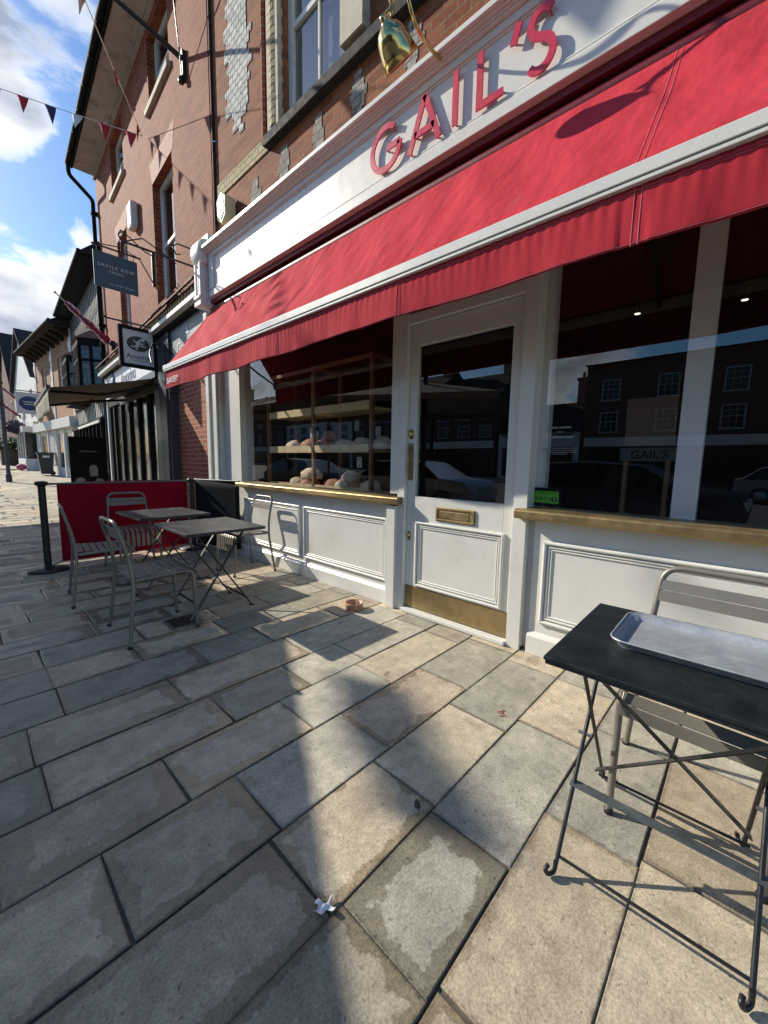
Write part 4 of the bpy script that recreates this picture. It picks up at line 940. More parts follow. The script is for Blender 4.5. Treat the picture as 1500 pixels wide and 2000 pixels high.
b6=thing('gabled_building','dark brick building with slate roof at the far bend of the street','building',tuple(o5),R(1.0))
mb=MB(); mb.box(0,8,0,14,0,7.0); mb.build('wall',BRICK_D,b6)
xroof(b6,14,7.0,11.5,BRICK_D)
for s in (1.2,4.2,7.2,10.2): sash(b6,s,s+1,5.2,6.8,-.03,2,2); sash(b6,s,s+1,2.6,4.2,-.03,2,2)
b7=thing('terrace_building','dark brown building closing the far end of the street','building',(-8,74,0),0)
mb=MB(); mb.box(0,14,0,8,0,10); mb.build('wall',BRICK_D,b7)
mb=MB(); mb.quad((-.3,-.4,10),(14.3,-.4,10),(14.3,4,13.4),(-.3,4,13.4)); mb.add([(14.3,-.4,10),(14.3,4,13.4),(14.3,8.4,10)],[(0,1,2)]); mb.build('roof',SLATE,b7)
mb=MB()
for k in range(5):
    for z in (3.4,6.2): mb.box(1+k*2.6,2+k*2.6,-.05,0,z,z+1.5)
mb.build('window_frames',WHITE2,b7)
mb=MB(); mb.box(9,14,-1.6,0,2.6,3.0); mb.build('shop_canopy',GREYP,b7)
v=o3+Matrix.Rotation(R(1.2),3,'Z')@Vector((-.1,1.5,3.9)); flag(tuple(v),0,'furled union flag on the white rendered shop, upper of the two far flags',1.8)
v=o3+Matrix.Rotation(R(1.2),3,'Z')@Vector((-.1,5.5,3.7)); flag(tuple(v),0,'furled union flag further up the street beside the round blue sign',1.8)
v=lw(-1.15,20.3,3.75)
rs=thing('round_sign','white square hanging sign with a blue oval on the far white shop','hanging sign',tuple(v))
mb=MB(); mb.box(-.5,.5,-.03,.03,-.45,.55); mb.build('board',SIGNW,rs)
mb=MB(); mb.prism([(.40*math.cos(k*PI/14),.33*math.sin(k*PI/14)) for k in range(28)],(0,-.03,.05),(1,0,0),(0,0,1),.01); mb.build('oval',PRINTB,rs)
mb=MB(); mb.box(-.24,.26,-.045,-.04,.09,.13).box(-.2,.22,-.045,-.04,-.02,.02); mb.build('print',PRINT,rs)
mb=MB(); mb.bar((-.6,0,.62),(1.4,0,.62),.04,.04); mb.build('bracket',BLACKM,rs)
# flowers
def basket(loc,r,label,seed,mat2=PURPLE,group='hanging flower baskets'):
    b=thing('flower_basket',label,'flower basket',loc,0,group); q=random.Random(seed)
    for nm,mt,n in (('foliage',GREEN,900),('blossom',mat2,700)):
        m=MB()
        for k in range(n):
            a=q.uniform(0,2*PI); e=math.asin(q.uniform(-.8,1)); rad=r*q.uniform(.55,1.08)*(1+.15*math.sin(3*a)); p=Vector((math.cos(a)*math.cos(e),math.sin(a)*math.cos(e),math.sin(e)*.8))*rad
            u=Vector((q.uniform(-1,1),q.uniform(-1,1),q.uniform(-1,1))).normalized()*r*.11; w_=u.orthogonal()*q.uniform(.7,1.2)
            m.add([p-u,p+w_,p+u,p-w_],[(0,1,2,3)])
        m.build(nm,mt,b)
    m=MB(); m.lathe([(0,-r*.95),(r*.5,-r*.7),(r*.68,-r*.1)],14); 
    for k in range(3): m.tube([(r*.6*math.cos(k*2.1),r*.6*math.sin(k*2.1),0),(0,0,r*1.9)],r*.02,4)
    m.build('basket_frame',BLACKM,b); return b
v=o3+Vector((-.75,2.0,2.85)); basket(tuple(v),.42,'purple and yellow flower basket hanging on the far white shop',4)
v=Vector((.42,34,3.2)); basket(tuple(v),.42,'pink flower basket at the far left edge of the street',5,PINK)
# street things up the hill
bn=thing('wheelie_bin','dark grey wheelie bin against the white shopfront up the street','bin',(2.86,24.0,tz(24)+.01),A34)
mb=MB(); mb.add([(-.2,-.24,.06),(.2,-.24,.06),(.2,.24,.06),(-.2,.24,.06),(-.29,-.29,.98),(.29,-.29,.98),(.29,.29,.98),(-.29,.29,.98)],[(0,3,2,1),(4,5,6,7),(0,1,5,4),(1,2,6,5),(2,3,7,6),(3,0,4,7)]); mb.build('body',PLASTIC,bn)
mb=MB(); mb.box(-.33,.32,-.31,.31,.985,1.04); mb.tube([(.3,-.3,1.0),(.36,-.3,1.03),(.36,.3,1.03),(.3,.3,1.0)],.02); mb.build('lid',PLASTIC,bn,bevel=.015)
mb=MB(); 
for y in (-.25,.25): mb.lathe([(0,-.03),(.1,-.03),(.1,.03),(0,.03)],14,(.2,y,.1),(0,1,0))
mb.build('wheel',BLACKM,bn)
mb=MB(); mb.box(-.12,.12,-.292,-.27,.80,.90); mb.build('label_plate',PRINT,bn)
v=Vector((1.995,10.75,0)); abd=thing('menu_board','tall black menu board with pictures of ice cream pots beside the gelato shop','menu board',(v.x,v.y,tz(v.y)),A34)
abd.scale=(.72,1,.98)
mb=MB(); mb.box(-.42,.42,-.03,.03,.08,1.62); mb.box(-.45,-.42,-.04,.04,0,1.65).box(.42,.45,-.04,.04,0,1.65).box(-.42,.42,-.04,.04,1.62,1.65); mb.build('frame',BLACKP,abd)
POTC=plain('faded_print',(.30,.26,.24),.6,var=.2)
mb=MB()
for cx,cz,w_ in ((-.22,.50,.22),(.12,.78,.18),(.25,.48,.2)):
    mb.prism([(-w_/2,.0),(w_/2,0),(w_*.62,.16),(-w_*.62,.16)],(cx,-.031,cz),(1,0,0),(0,0,1),.003); mb.prism([(w_*.6*math.cos(k*PI/8),.16+.10*math.sin(k*PI/8)) for k in range(9)],(cx,-.031,cz),(1,0,0),(0,0,1),.003)
mb.build('picture',POTC,abd)
mb=MB(); q=random.Random(2); x=-.2
while x<.2: w_=q.uniform(.02,.04); mb.box(x,x+w_*.7,-.034,-.031,1.32,1.345); x+=w_
mb.build('heading',POTC,abd)
lpz=thing('sign_post','thin dark grey metal post standing in the pavement up the street','post',(1.30,20.0,tz(20)))
mb=MB(); mb.tube([(0,0,0),(0,0,3.9)],.06,12); mb.lathe([(.09,0),(.09,.25),(.06,.30)],12); mb.build('pole',plain('grey_post_paint',(.07,.075,.085),.5),lpz)
mb=MB(); mb.box(-.28,-.05,-.02,.0,2.2,2.75); mb.build('sign_plate',SIGNW,lpz)
mb=MB(); mb.box(-.08,.08,-.08,.08,2.75,2.8).box(-.08,.08,-.08,.08,3.5,3.56); mb.build('clamp',BLACKM,lpz)
for i,(x,y) in enumerate(((1.15,25.5),(1.35,27.5),(1.5,30))):
    b=thing('bollard',('nearest','middle','farthest')[i]+' of three black cast iron bollards at the kerb up the street','bollard',(x,y,tz(y)),0,'bollards up the street')
    mb=MB(); mb.lathe([(.11,0),(.11,.12),(.075,.16),(.065,.8),(.085,.84),(.085,.88),(.06,.92),(.07,.98),(0,1.03)],12); mb.build('shaft',BLACKM,b)
    mb=MB(); mb.lathe([(.088,.72),(.088,.76)],12); mb.build('band',WHITE2,b)
pg=thing('pink_bag','small pink and black bag lying by the white bay window','bag',tuple(o3+Vector((-.75,.7,tz(29)))))
mb=MB(); mb.grid(lambda u,v:(.22*math.sin(v*PI)*math.cos(u*2*PI),.16*math.sin(v*PI)*math.sin(u*2*PI),.17+.17*math.cos(v*PI)),12,8); mb.build('body',PINK,pg)
mb=MB(); mb.tube([(.1,0,.28),(.2,0,.4),(.3,0,.2)],.02); mb.build('strap',BLACKM,pg)
pt=thing('planter','dark square timber planter with a bushy shrub at the far end of the pavement','planter',(2.55,36,tz(36)))
mb=MB(); mb.box(-.5,.5,-.5,.5,0,1.0); mb.build('box',plain('planter_wood',(.09,.07,.055),.8),pt,bevel=.02)
mb=MB(); q=random.Random(8)
for k in range(700):
    p=Vector((q.gauss(0,.32),q.gauss(0,.32),1.25+q.gauss(0,.22))); u=Vector((q.uniform(-1,1),q.uniform(-1,1),q.uniform(-1,1)))*.06; w_=u.orthogonal(); mb.add([p-u,p+w_,p+u,p-w_],[(0,1,2,3)])
mb.build('foliage',GREEN,pt)
# ------------------------------------------------------------------ bunting
def bunting(a,b,cols,label,sag=.25,first=.0,step=.5,size=.26,turn=None,skip=()):
    a=Vector(a); b=Vector(b); t=thing('bunting',label,'bunting',tuple(a),0,'strings of bunting over the street')
    L=(b-a).length; P=lambda s:(b-a)*s-Vector((0,0,1))*4*sag*s*(1-s)
    m=MB(); m.tube([tuple(P(k/40)) for k in range(41)],.006,5); m.build('string',WHITEF,t)
    s=first; i=0
    while s<L-.2:
        p=P(s/L); q=P((s+size*.85)/L); mid=(p+q)/2; ang=(turn[i%len(turn)] if turn else .2)
        d=(q-p).normalized(); side=d.cross(Vector((0,0,1))).normalized()
        tip=mid+Vector((0,0,-size*1.05))+side*size*ang+d*size*.12
        m=MB(); m.grid(lambda u,v:tuple(((p*(1-u)+q*u)*(1-v)+tip*v)+side*.012*math.sin(u*6+v*4)*(1-v)),4,5)
        m.build('pennant',{'r':REDF,'n':NAVYF,'w':WHITEF}[cols[i%len(cols)]],t,solid=.001,fix=False); s+=step; i+=1
    return t
AN=lw(-.06,3.0,6.98)
bunting(AN,AN+(Vector((1.047,10.2,7.73))-AN)*5,'rrwnrwn','bunting string running left across the street with red, white and navy pennants',sag=.25,first=.10,step=.47,size=.24,turn=(.1,.25,-.2,.3,.1))
bunting(AN,AN+(Vector((1.018,5.5,5.90))-AN)*1+Vector((-7,-12.8,-.6)),'rrwn','bunting string rising overhead towards the camera, seen nearly edge on',sag=.35,first=.16,step=1.25,size=.24,turn=(.1,-.1,.15))
# soft pavement shade comes from the unseen objects added at the end
# ------------------------------------------------------------------ cafe furniture
def chair(apron=False):
    c=thing('cafe_chair','x','chair'); r=.0125
    for s in (-1,1):
        m=MB(); m.tube(fillet([(.225,s*.205,0),(.205,s*.205,.43),(.16,s*.205,.452),(-.17,s*.212,.442)],.06,6),r,10); m.build('front_leg_and_rail',CHAIR,c)
    m=MB(); m.tube(fillet([(-.235,-.262,0),(-.185,-.222,.43),(-.205,-.205,.62),(-.262,-.19,.845),(-.265,.19,.845),(-.205,.205,.62),(-.185,.222,.43),(-.235,.262,0)],.075,7),r,10); m.build('back_frame',CHAIR,c)
    for s in (-1,1):
        m=MB(); m.lathe([(.0,0),(.015,0),(.015,.02),(0,.02)],8,(-.236,s*.262,0)); m.lathe([(.0,0),(.015,0),(.015,.02),(0,.02)],8,(.226,s*.205,0)); m.build('foot_cap',BLACKM,c)
    se=MB()
    if not apron:
        n=7
        for k in range(n):
            x=-.155+k*.052; z=.458+.004*math.cos(k); se.box(x-.0205,x+.0205,-.205,.205,z,z+.006)
        se.M=Matrix.Translation((.213,0,.452))@Matrix.Rotation(R(48),4,'Y'); se.box(-.02,.02,-.198,.198,0,.006); se.M=Matrix.Translation((.236,0,.42))@Matrix.Rotation(R(84),4,'Y'); se.box(-.02,.022,-.198,.198,0,.006)
    else:
        for k in range(8):
            y=-.175+k*.05
            pr=fillet([(-.17,y,.462),(.17,y,.466),(.222,y,.44),(.23,y,.27)],.06,5)
            for a,b in zip(pr[:-1],pr[1:]): se.bar(a,b,.034,.006,(0,0,1) if abs((b-a).normalized().z)<.8 else (1,0,0))
    se.M=None; se.bar((-.175,-.21,.45),(-.175,.21,.45),.02,.02); se.build('seat',CHAIR,c,bevel=.002)
    b=MB()
    for z0,z1,x in ((.705,.748,-.226),(.752,.79,-.238)):
        b.add([(x+.006,-.193,z0),(x+.006,.193,z0),(x-.006,.193,z1),(x-.006,-.193,z1),(x+.012,-.193,z0),(x+.012,.193,z0),(x,.193,z1),(x,-.193,z1)],[(0,3,2,1),(4,5,6,7),(0,1,5,4),(1,2,6,5),(2,3,7,6),(3,0,4,7)])
    b.build('back_slats',CHAIR,c)
    return c
c0=chair(); c0.location=(.935,3.195,0); c0['label']='taupe metal slatted chair in front, nearest of those around the two far tables'; c0['group']='taupe metal cafe chairs'
dup(c0,(.845,4.32,0),R(-6),'taupe metal chair beside the black barrier post, left of the rear table','taupe metal cafe chairs')
dup(c0,(1.755,.065,0),R(178),'beige metal chair tucked under the table with the tray, by the bakery wall','taupe metal cafe chairs')
c1=chair(True); c1.location=(2.19,4.22,0); c1.rotation_euler=(0,0,R(180)); c1['label']='taupe metal chair standing against the white panelled wall under the left window'; c1['group']='taupe metal cafe chairs'
dup(c1,(1.375,5.27,0),R(-90),'taupe metal chair with its back against the red banner','taupe metal cafe chairs')
def table(loc,rz,w_,l,label,top,leg,near=False):
    t=thing('folding_table',label,'table',loc,rz,'square folding cafe tables')
    m=MB(); m.box(-w_/2,w_/2,-l/2,l/2,.702,.714); m.box(-w_/2+.004,w_/2-.004,-l/2+.004,l/2-.004,.690,.702); m.build('table_top',top,t,bevel=.003)
    hx=.258; fy=.225
    for s in (1,-1):
        for yy in (fy,-fy):
            m=MB(); y=yy-(.014 if s<0 else 0)*(1 if yy>0 else -1)
            if near:
                m.tube([(-s*hx,y,.02),(s*.20,y,.69)],.0065,8); m.tube(fillet([(-s*hx*.985,y,.045),(-s*hx,y,.012),(-s*(hx+.022),y+.012,.010),(-s*(hx+.03),y+.02,.028),(-s*(hx+.012),y+.016,.034)],.015,4),.0065,8)
            else:
                m.bar((-s*hx,y,.004),(s*.20,y,.69),.008,.024,(0,1,0)); m.box(-s*hx-.02,-s*hx+.02,y-.008,y+.008,0,.008)
            m.build('leg',leg,t)
    m=MB()
    if near:
        m.tube([(-.236,-fy,.05),(-.236,fy,.05)],.005,6); m.build('foot_rail',leg,t); m=MB(); m.tube([(.246,-fy,.03),(.246,fy,.03)],.005,6); m.build('foot_rail',leg,t)
        m=MB(); m.bar((-.118,-fy-.02,.225),(-.118,fy+.01,.225),.004,.034,(1,0,0)); m.build('cross_bar',STEELB,t)
        m=MB(); m.bar((-.16,fy-.02,.66),(.11,-fy+.01,.16),.004,.018,(1,0,0)); m.bar((.14,fy-.01,.12),(-.16,-fy+.02,.60),.004,.018,(1,0,0)); m.build('diagonal_brace',leg,t)
        for y in (fy,-fy): m=MB(); m.tube([(-.03,y-.022,.353),(-.03,y+.020,.353)],.0055,8); m.build('pivot_bolt',STEELB,t)
    else:
        m.bar((-.19,-fy,.10),(-.19,fy,.10),.006,.02); m.bar((.19,-fy,.10),(.19,fy,.10),.006,.02); m.bar((.16,-fy,.62),(.16,fy,.62),.006,.02); m.build('cross_bar',leg,t)
        for y in (fy,-fy): m=MB(); m.tube([(-.03,y-.02,.35),(-.03,y+.016,.35)],.008,8); m.build('pivot_bolt',STEELB,t)
    for y in (fy,-fy): m=MB(); m.box(-.24,.24,y-.02,y+.02,.672,.690); m.build('top_bracket',leg,t)
    return t
table((1.43,3.35,0),R(-1),.64,.74,'dark charcoal folding table nearer the bakery door, in front of its twin',TABLE,BLACKM)
table((1.42,4.43,0),R(2),.66,.72,'dark charcoal folding table right in front of the red banner',TABLE,BLACKM)
table((1.430,.118,0),R(1),.615,.575,'black folding table close by on the right with a metal tray on it',TABLEN,BLACKM,True)
# trestle tops behind the barrier
for i,(x,y) in enumerate(((1.55,7.35),(1.95,7.9))):
    t=table((x,y,tz(y)+.05),R(4),.62,.62,('grey metal table just behind the red barrier banner','second grey metal table behind the banner, nearer the gelato shop')[i],STEEL,BLACKM); t['group']='grey tables behind the barrier'
for i,(x,y,ph) in enumerate(((1.58,7.25,.3),(1.98,7.85,1.2))):
    pp=thing('menu_card',('small folded menu card on the grey table behind the banner','small folded menu card on the second grey table')[i],'menu card',(x,y,tz(y)+.766),ph); m=MB(); m.add([(-.05,-.07,0),(.05,-.07,0),(0,-.07,.09),(-.05,.07,0),(.05,.07,0),(0,.07,.09)],[(0,2,5,3),(1,4,5,2)]); m.build('card',PAPER,pp,solid=.002)
# tray on near table
tr=thing('metal_tray','galvanised rectangular serving tray with raised lip on the near black table','tray',(1.485,.022,.7145),R(1))
def rrect(hx,hy,r,n=5):
    o=[]
    for cx,cy,a in ((hx-r,hy-r,0),(-hx+r,hy-r,90),(-hx+r,-hy+r,180),(hx-r,-hy+r,270)):
        for k in range(n+1): t=R(a+90*k/n); o.append((cx+r*math.cos(t),cy+r*math.sin(t)))
    return o
rings=[(rrect(.130,.235,.03),.002),(rrect(.140,.245,.035),.004),(rrect(.148,.253,.04),.022),(rrect(.158,.263,.045),.024),(rrect(.160,.265,.046),.021),(rrect(.150,.255,.04),.018),(rrect(.141,.246,.035),.0)]
vs=[];fs=[];n=len(rings[0][0])
for rg,z in rings: vs+=[(x,y,z) for x,y in rg]
for i in range(len(rings)-1):
    for k in range(n): fs.append((i*n+k,i*n+(k+1)%n,(i+1)*n+(k+1)%n,(i+1)*n+k))
m=MB(); m.smooth=True; m.add(vs,fs); m.smooth=False; m.add([(x,y,.002) for x,y in rings[0][0]],[tuple(range(n))]); m.build('dish',STEEL,tr,fix=False)
m=MB(); m.smooth=True; m.tube([(x,y,.0245) for x,y in rrect(.159,.264,.045)]+[(.159,.219,.0245)],.003,6); m.build('rolled_rim',STEEL,tr)
# terracotta dish
bw=thing('terracotta_dish','small round terracotta dish on the paving by the bakery wall','dish',(2.255,2.43,.0))
m=MB(); m.lathe([(0,.0),(.068,0),(.075,.004),(.078,.048),(.080,.052),(.080,.062),(.077,.064),(.069,.062),(.067,.014),(0,.012)],28); m.build('bowl',TAN,bw)
m=MB(); m.lathe([(0,.016),(.066,.016)],20); m.build('ash',plain('ash_fill',(.30,.16,.10),.9),bw)
# barrier
ba=thing('cafe_barrier','black barrier post on round base with red canvas banner stretched to the second post','barrier',(.62,5.68,0))
def post(x,y,name='post'):
    m=MB(); m.tube([(x,y,.02),(x,y,.96)],.034,16); m.lathe([(.034,.94),(.055,.955),(.060,.975),(.055,.99),(.03,.997),(0,1.0)],16,(x,y,0)); p=m.build(name,BLACKM,ba)
    m=MB(); m.lathe([(.185,0),(.19,.012),(.18,.022),(.06,.036),(.04,.05),(0,.05)],32,(x,y,0)); m.build('base',BLACKM,p); return p
post(0,0); post(1.62,.10)
m=MB(); m.tube([(.04,0,.965),(1.60,.10,.965)],.012,8); m.build('rail',STEELB,ba)
m=MB(); m.tube([(.03,0,.05),(.08,.0,.07),(.13,.01,.09)],.008,8); m.build('hook',STEELB,ba)
m=MB(); m.grid(lambda u,v:(.13+1.42*u,.01+.09*u+.008*math.sin(u*19)*(1-v)*v*2+.006*math.sin(u*7)*v,.975-.895*v-.010*math.sin(PI*u)*v+.012*math.sin(PI*u)*(1-v)),50,14); m.build('red_banner',REDB,ba,solid=.002,fix=False)
m=MB()
for v_ in (.02,.97): m.tube([(.13+1.42*u/20,.004+.09*u/20,.975-.895*v_) for u in range(21)],.004,5)
m.build('hem',REDB,ba)
bb=thing('cafe_barrier','plain black canvas barrier panel running from the second post to the bakery wall','barrier',(2.24,5.78,0))
m=MB(); m.grid(lambda u,v:(.02+.235*u,-.08-.80*u,.985-.90*v),12,8); m.build('black_banner',BLACKB,bb,solid=.002,fix=False)
m=MB(); m.tube([(.02,-.03,.985),(.255,-.88,.985)],.012,8); m.build('rail',BLACKM,bb)
# litter
def scrap(loc,label,mat,sc,seed,cat='litter'):
    q=random.Random(seed); m=MB(); bm_=[]
    m.grid(lambda u,v:((u-.5)*sc*(1+.5*math.sin(v*9+seed)),(v-.5)*sc*1.6*(1+.3*math.sin(u*7)),sc*.28+sc*.25*math.sin(u*8+seed)*math.cos(v*7)),9,9)
    o=m.build('paper_scrap',mat,solid=.0006); o.location=loc; o.rotation_euler=(0,0,seed); tag(o,label,cat); return o
scrap((.615,.775,.004),'crumpled white tissue on the paving in the foreground',PAPER,.03,1,'tissue')
scrap((.66,1.64,.0),'tiny white scrap of paper on the left paving slabs',PAPER,.012,2)
rb=thing('red_ribbon','thin faded red ribbon scrap on the paving near the door','ribbon',(1.80,.83,.004),.5)
m=MB(); m.tube([(-.03,.01,.002),(-.005,0,.006),(.01,.004,.002),(.03,-.01,.003)],.0025,5); m.tube([(-.005,0,.004),(-.02,-.016,.002)],.0025,5); m.tube([(.008,.004,.004),(.0,.02,.003)],.003,5); m.build('strand',plain('faded_red',(.45,.12,.10),.8),rb)
lf=thing('fallen_leaf','small dark leaf lying on the paving in front of the door','leaf',(1.07,.80,.003),.8)
m=MB(); m.prism([(-.02,0),(-.008,.011),(.012,.009),(.024,0),(.010,-.010),(-.010,-.010)],(0,0,0),(1,0,0),(0,1,0),.003); m.build('blade',plain('dead_leaf',(.05,.045,.035),.7),lf)
# ------------------------------------------------------------------ across the street (seen in the windows) and unseen things added to cast the soft shade
def opposite(y0,y1,h,mat,label,storeys,nwin,chim=True,roofc=SLATE,X=-25,shopc=WHITE2,name='opposite_building',rh=2.6):
    b=thing(name,label,'building',(X,y0,0)); Lg=y1-y0; m=MB(); m.box(-8,0,0,Lg,0,h); m.build('wall',mat,b)
    for s in range(1,storeys):
        z=3.6+(s-1)*(h-3.9)/(storeys-1); hh=(h-3.9)/(storeys-1)*.62
        for k in range(nwin):
            y=Lg*(k+.5)/nwin; m=MB()
            m.box(0,.05,y-.55,y-.47,z,z+hh).box(0,.05,y+.47,y+.55,z,z+hh).box(0,.05,y-.47,y+.47,z+hh-.08,z+hh).box(0,.12,y-.6,y+.6,z-.1,z).box(0,.05,y-.47,y+.47,z+hh/2-.03,z+hh/2+.03)
            for j in (-.16,.16): m.box(0,.04,y+j-.015,y+j+.015,z,z+hh)
            for j in (.25,.75): m.box(0,.0395,y-.47,y+.47,z+hh*j-.012,z+hh*j+.012)
            w_=m.build('window',plain('dull_sash_paint',(.40,.40,.39),.6),b); m=MB(); m.quad((.012,y-.5,z),(.012,y+.5,z),(.012,y+.5,z+hh),(.012,y-.5,z+hh)); m.build('pane',plain('dark_glass_front',(.02,.02,.02),.1),w_)
    m=MB(); m.box(0,.25,.2,Lg-.2,2.6,3.2); m.build('shop_fascia',shopc,b)
    m=MB(); m.box(0,.05,.4,Lg-.4,.4,2.6); m.build('shop_window',plain('dark_glass_front',(.02,.02,.02),.1),b)
    m=MB(); m.prism([(.3,h),(-4,h+rh),(-8.3,h)],(0,Lg+.1,0),(1,0,0),(0,0,1),Lg+.2); m.build('roof',roofc,b)
    if chim:
        m=MB(); m.box(-4.6,-3.6,.3,1.5,h+1,h+4.2); m.box(-4.7,-3.5,.2,1.6,h+4.2,h+4.4)
        for k in range(3): m.tube([(-4.1,.5+k*.38,h+4.4),(-4.1,.5+k*.38,h+4.9)],.12,8)
        m.build('chimney',BRICK_O,b)
    return b
opposite(-13,9.2,8.1,BRICK_D,'long dark red brick building with white sash windows across the street',3,7,False,rh=.5)
opposite(9.4,15.5,3.7,WHITE2,'low white rendered house with big chimney across the street, reflected in the door',2,3,True)
opposite(15.7,22,6.8,BRICK_D,'brick house across the street reflected in the door glass',3,3,True)
opposite(22.2,33,7.5,BRICK_D,'wide brick terrace across the street reflected in the left window',3,5,True)
opposite(33.2,46,6.2,WHITE2,'white rendered terrace across the street far to the left',3,5,True)
opposite(46.2,62,8.5,BRICK_D,'brick terrace at the far end of the opposite side of the street',3,6,True)
opposite(62.2,90,8.5,BRICK_D,'last brick terrace closing the view on the opposite side',3,8,True)
mb=MB(); sheet(mb,-25,-20,-.02,rows[1:-1]); tag(mb.build('far_pavement',KERBM),kind='structure')
def car(loc,rz,col,label):
    c=thing('parked_car',label,'car',loc,rz,'cars parked along the kerb')
    P=[(-2.15,.35,.80),(-2.2,.6,.84),(-2.05,.9,.86),(-1.25,.98,.86),(-.55,1.40,.66),(.55,1.47,.64),(1.35,1.42,.64),(1.85,1.0,.80),(2.1,.92,.82),(2.15,.5,.84),(2.1,.3,.8)]
    m=MB(); m.smooth=True
    vs=[];n=len(P)
    secs=[]
    for x,z,wd in P: secs.append([(x,-wd,z),(x,-wd*.6,z+.03),(x,wd*.6,z+.03),(x,wd,z)])
    for s_ in secs: m.v+=s_
    for i in range(n-1):
        for k in range(3): m.f.append((i*4+k,i*4+k+1,(i+1)*4+k+1,(i+1)*4+k)); m.mi.append(0); m.sm.append(True)
    m.smooth=False
    for sgn,kk in ((-1,0),(1,3)):
        low=[(x,sgn*.86,.28) for x in (-2.1,2.1)]
        m.add([(-2.15,sgn*.80,.35),(-2.1,sgn*.86,.28),(2.1,sgn*.86,.28),(2.15,sgn*.84,.5),(2.1,sgn*.84,.92),(1.85,sgn*.86,.97),(-1.25,sgn*.88,.97),(-2.05,sgn*.86,.9),(-2.2,sgn*.84,.6)],[tuple(range(9))])
        m.cur=1; m.add([(-1.25,sgn*.885,.97),(1.85,sgn*.865,.97),(1.35,sgn*.66,1.40),(.55,sgn*.66,1.45),(-.55,sgn*.68,1.38)],[tuple(range(5))]); m.cur=0
        m.box(.25,.32,sgn*.70,sgn*.87,.97,1.42)
    paint=plain('car_paint_'+str(col[0]),col,.2,.3,var=.02)
    m.build('body',[paint,plain('car_glass',(.015,.018,.02),.05)],c)
    m=MB(); 
    for x in (-1.35,1.3):
        for y in (-.8,.8):
            w_=MB(); w_.lathe([(.2,-.1),(.31,-.1),(.33,-.06),(.33,.06),(.31,.1),(.2,.1)],20,(x,y,.33),(0,1,0)); o=w_.build('wheel',BLACKM,c)
            r_=MB(); r_.lathe([(0,-.09),(.2,-.10),(.2,.10),(0,.09)],12,(x,y,.33),(0,1,0)); r_.build('rim',STEEL,o)
    for y in (-.6,.6): h_=MB(); h_.box(-2.19,-2.10,y-.18,y+.18,.66,.80); h_.build('headlight',PRINT,c)
    return c
car((-4.6,7.6,-.12),R(88),(.55,.56,.57),'silver hatchback parked at the kerb, reflected in the left window')
car((-4.6,2.2,-.12),R(91),(.06,.065,.075),'dark grey saloon parked at the kerb, reflected in the door')
car((-4.6,13.4,-.12),R(90),(.10,.10,.11),'black car parked further along the kerb')
car((-17,-1.5,-.12),R(90),(.30,.31,.33),'grey car parked across the street')
# street tree across the road
tre=thing('street_tree','leafy green street tree across the road, reflected at the right window edge','tree',(-21,-4.8,0))
m=MB(); m.tube([(0,0,-.1),(.05,0,1.5),(0,.05,3),(.1,0,4.6)],[.16,.13,.11,.05],8)
q=random.Random(21)
for k in range(9):
    a=k*2.4; z=2.3+.25*k; m.tube([(0,0,z),(math.cos(a)*.7,math.sin(a)*.7,z+.6),(math.cos(a)*1.5,math.sin(a)*1.5,z+1.0)],[.05,.03,.01],5)
m.build('trunk',plain('bark',(.07,.05,.035),.9),tre)
m=MB(); cl_=[(q.gauss(0,1),q.gauss(0,1),4.2+q.gauss(0,.9)) for _ in range(34)]
for k in range(5200):
    c=q.choice(cl_); p=Vector((c[0]+q.gauss(0,.33),c[1]+q.gauss(0,.33),c[2]+q.gauss(0,.28))); u=Vector((q.uniform(-1,1),q.uniform(-1,1),q.uniform(-1,1)))*.07; w_=u.orthogonal(); m.add([p-u,p+w_,p+u,p-w_],[(0,1,2,3)])
m.build('crown',GREEN,tre)
# made-up parasols just outside the left edge, added to shade the paving
def parasol(loc,rz,half,zc,label):
    p=thing('added_parasol',label,'parasol',loc,rz,'parasols out of view, added to shade the paving')
    m=MB(); c=[(-half,-half,zc),(half,-half,zc),(half,half,zc),(-half,half,zc)]
    for i in range(4): m.add([c[i],c[(i+1)%4],(0,0,zc+.55)],[(0,1,2)])
    m.build('canopy',GREENC,p,solid=.004)
    m=MB()
    for i in range(4): m.bar(c[i],(0,0,zc+.5),.02,.03)
    m.build('ribs',WOOD,p)
    m=MB()
    for i in range(4):
        a=Vector(c[i]); b=Vector(c[(i+1)%4]); m.quad(tuple(a),tuple(b),tuple(b-Vector((0,0,.12))),tuple(a-Vector((0,0,.12))))
    m.build('valance',GREENC,p,solid=.003)
    m=MB(); m.tube([(0,0,0),(0,0,zc+.6)],.03,12); m.build('pole',WOOD,p)
    m=MB(); m.box(-.35,.35,-.35,.35,0,.08); m.build('base',KERBM,p); return p
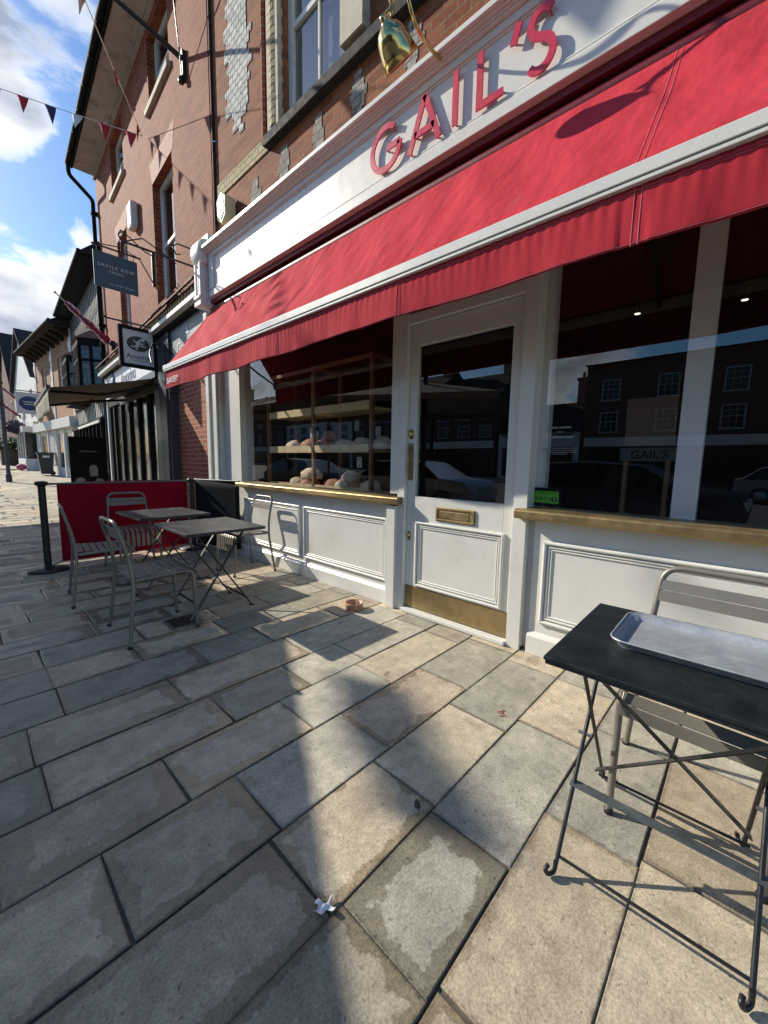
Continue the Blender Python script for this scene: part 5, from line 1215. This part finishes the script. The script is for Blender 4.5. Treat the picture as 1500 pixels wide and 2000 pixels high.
e=Vector((.487,.873,0)); f=Vector((-.873,.487,0)); A_=Vector((.02,6.62,0)); h=1.75
c_=A_-e*h+f*h; parasol(tuple(c_),math.atan2(e.y,e.x),h,2.6,'large taupe parasol out of view, added to shade the paving, nearest the camera')
parasol((-1.50,8.35,0),0,1.55,2.62,'large taupe parasol out of view, added to shade the paving, second from the camera')
parasol((-1.75,11.8,0),R(4),1.6,2.7,'large taupe parasol out of view, added to shade the paving, farthest up the pavement')
# unseen lamp post with flower baskets, put in for its shade
lq=thing('added_street_lamp','black street lamp post with two flower baskets, out of view, added for its shade','street lamp',(-2.0,5.5,0))
m=MB(); m.lathe([(.13,0),(.13,.5),(.08,.6),(.06,1.2),(.05,5.4),(.03,5.6)],14); m.build('column',BLACKM,lq)
m=MB(); m.tube([(0,0,5.5),(0,0,6.1)],.03); m.lathe([(.06,6.0),(.16,6.1),(.22,6.5),(.10,6.7),(0,6.85)],8); m.build('lantern',BLACKM,lq)
m=MB(); m.tube([(-.75,0,5.05),(.75,0,5.05)],.02,8); m.tube([(-.6,0,5.05),(0,0,4.7),(.6,0,5.05)],.014,8); m.build('cross_arm',BLACKM,lq)
basket((-1.33,5.5,4.15),.25,'large pink flower basket on the right arm of the unseen street lamp added for shade',12,PINK)
basket((-2.68,5.5,4.15),.30,'large purple flower basket on the left arm of the unseen street lamp added for shade',13,PURPLE)

sb=thing('added_shade_banner','long narrow cloth banner on a diagonal wire, out of view, added to cast a shade band','banner',(-2.94,13.24,7.5))  # invented banner out of view, shaped to throw the shade band
dr=Vector((.487,.873,0))
m=MB(); m.grid(lambda u,v:tuple(-dr*1.05*u+Vector((.87,-.49,0))*.02*math.sin(u*9)+Vector((0,0,-.30*v))),20,5); m.build('cloth',GREENC,sb,solid=.003,fix=False)
m=MB(); m.tube([tuple(dr*9+Vector((0,0,.9))),tuple(dr*4+Vector((0,0,.2))),(0,0,.01),tuple(-dr*1.05+Vector((0,0,.01))),tuple(-dr*6+Vector((0,0,.4))),tuple(-dr*14+Vector((0,0,1.6)))],.005,5); m.build('wire',BLACKM,sb)
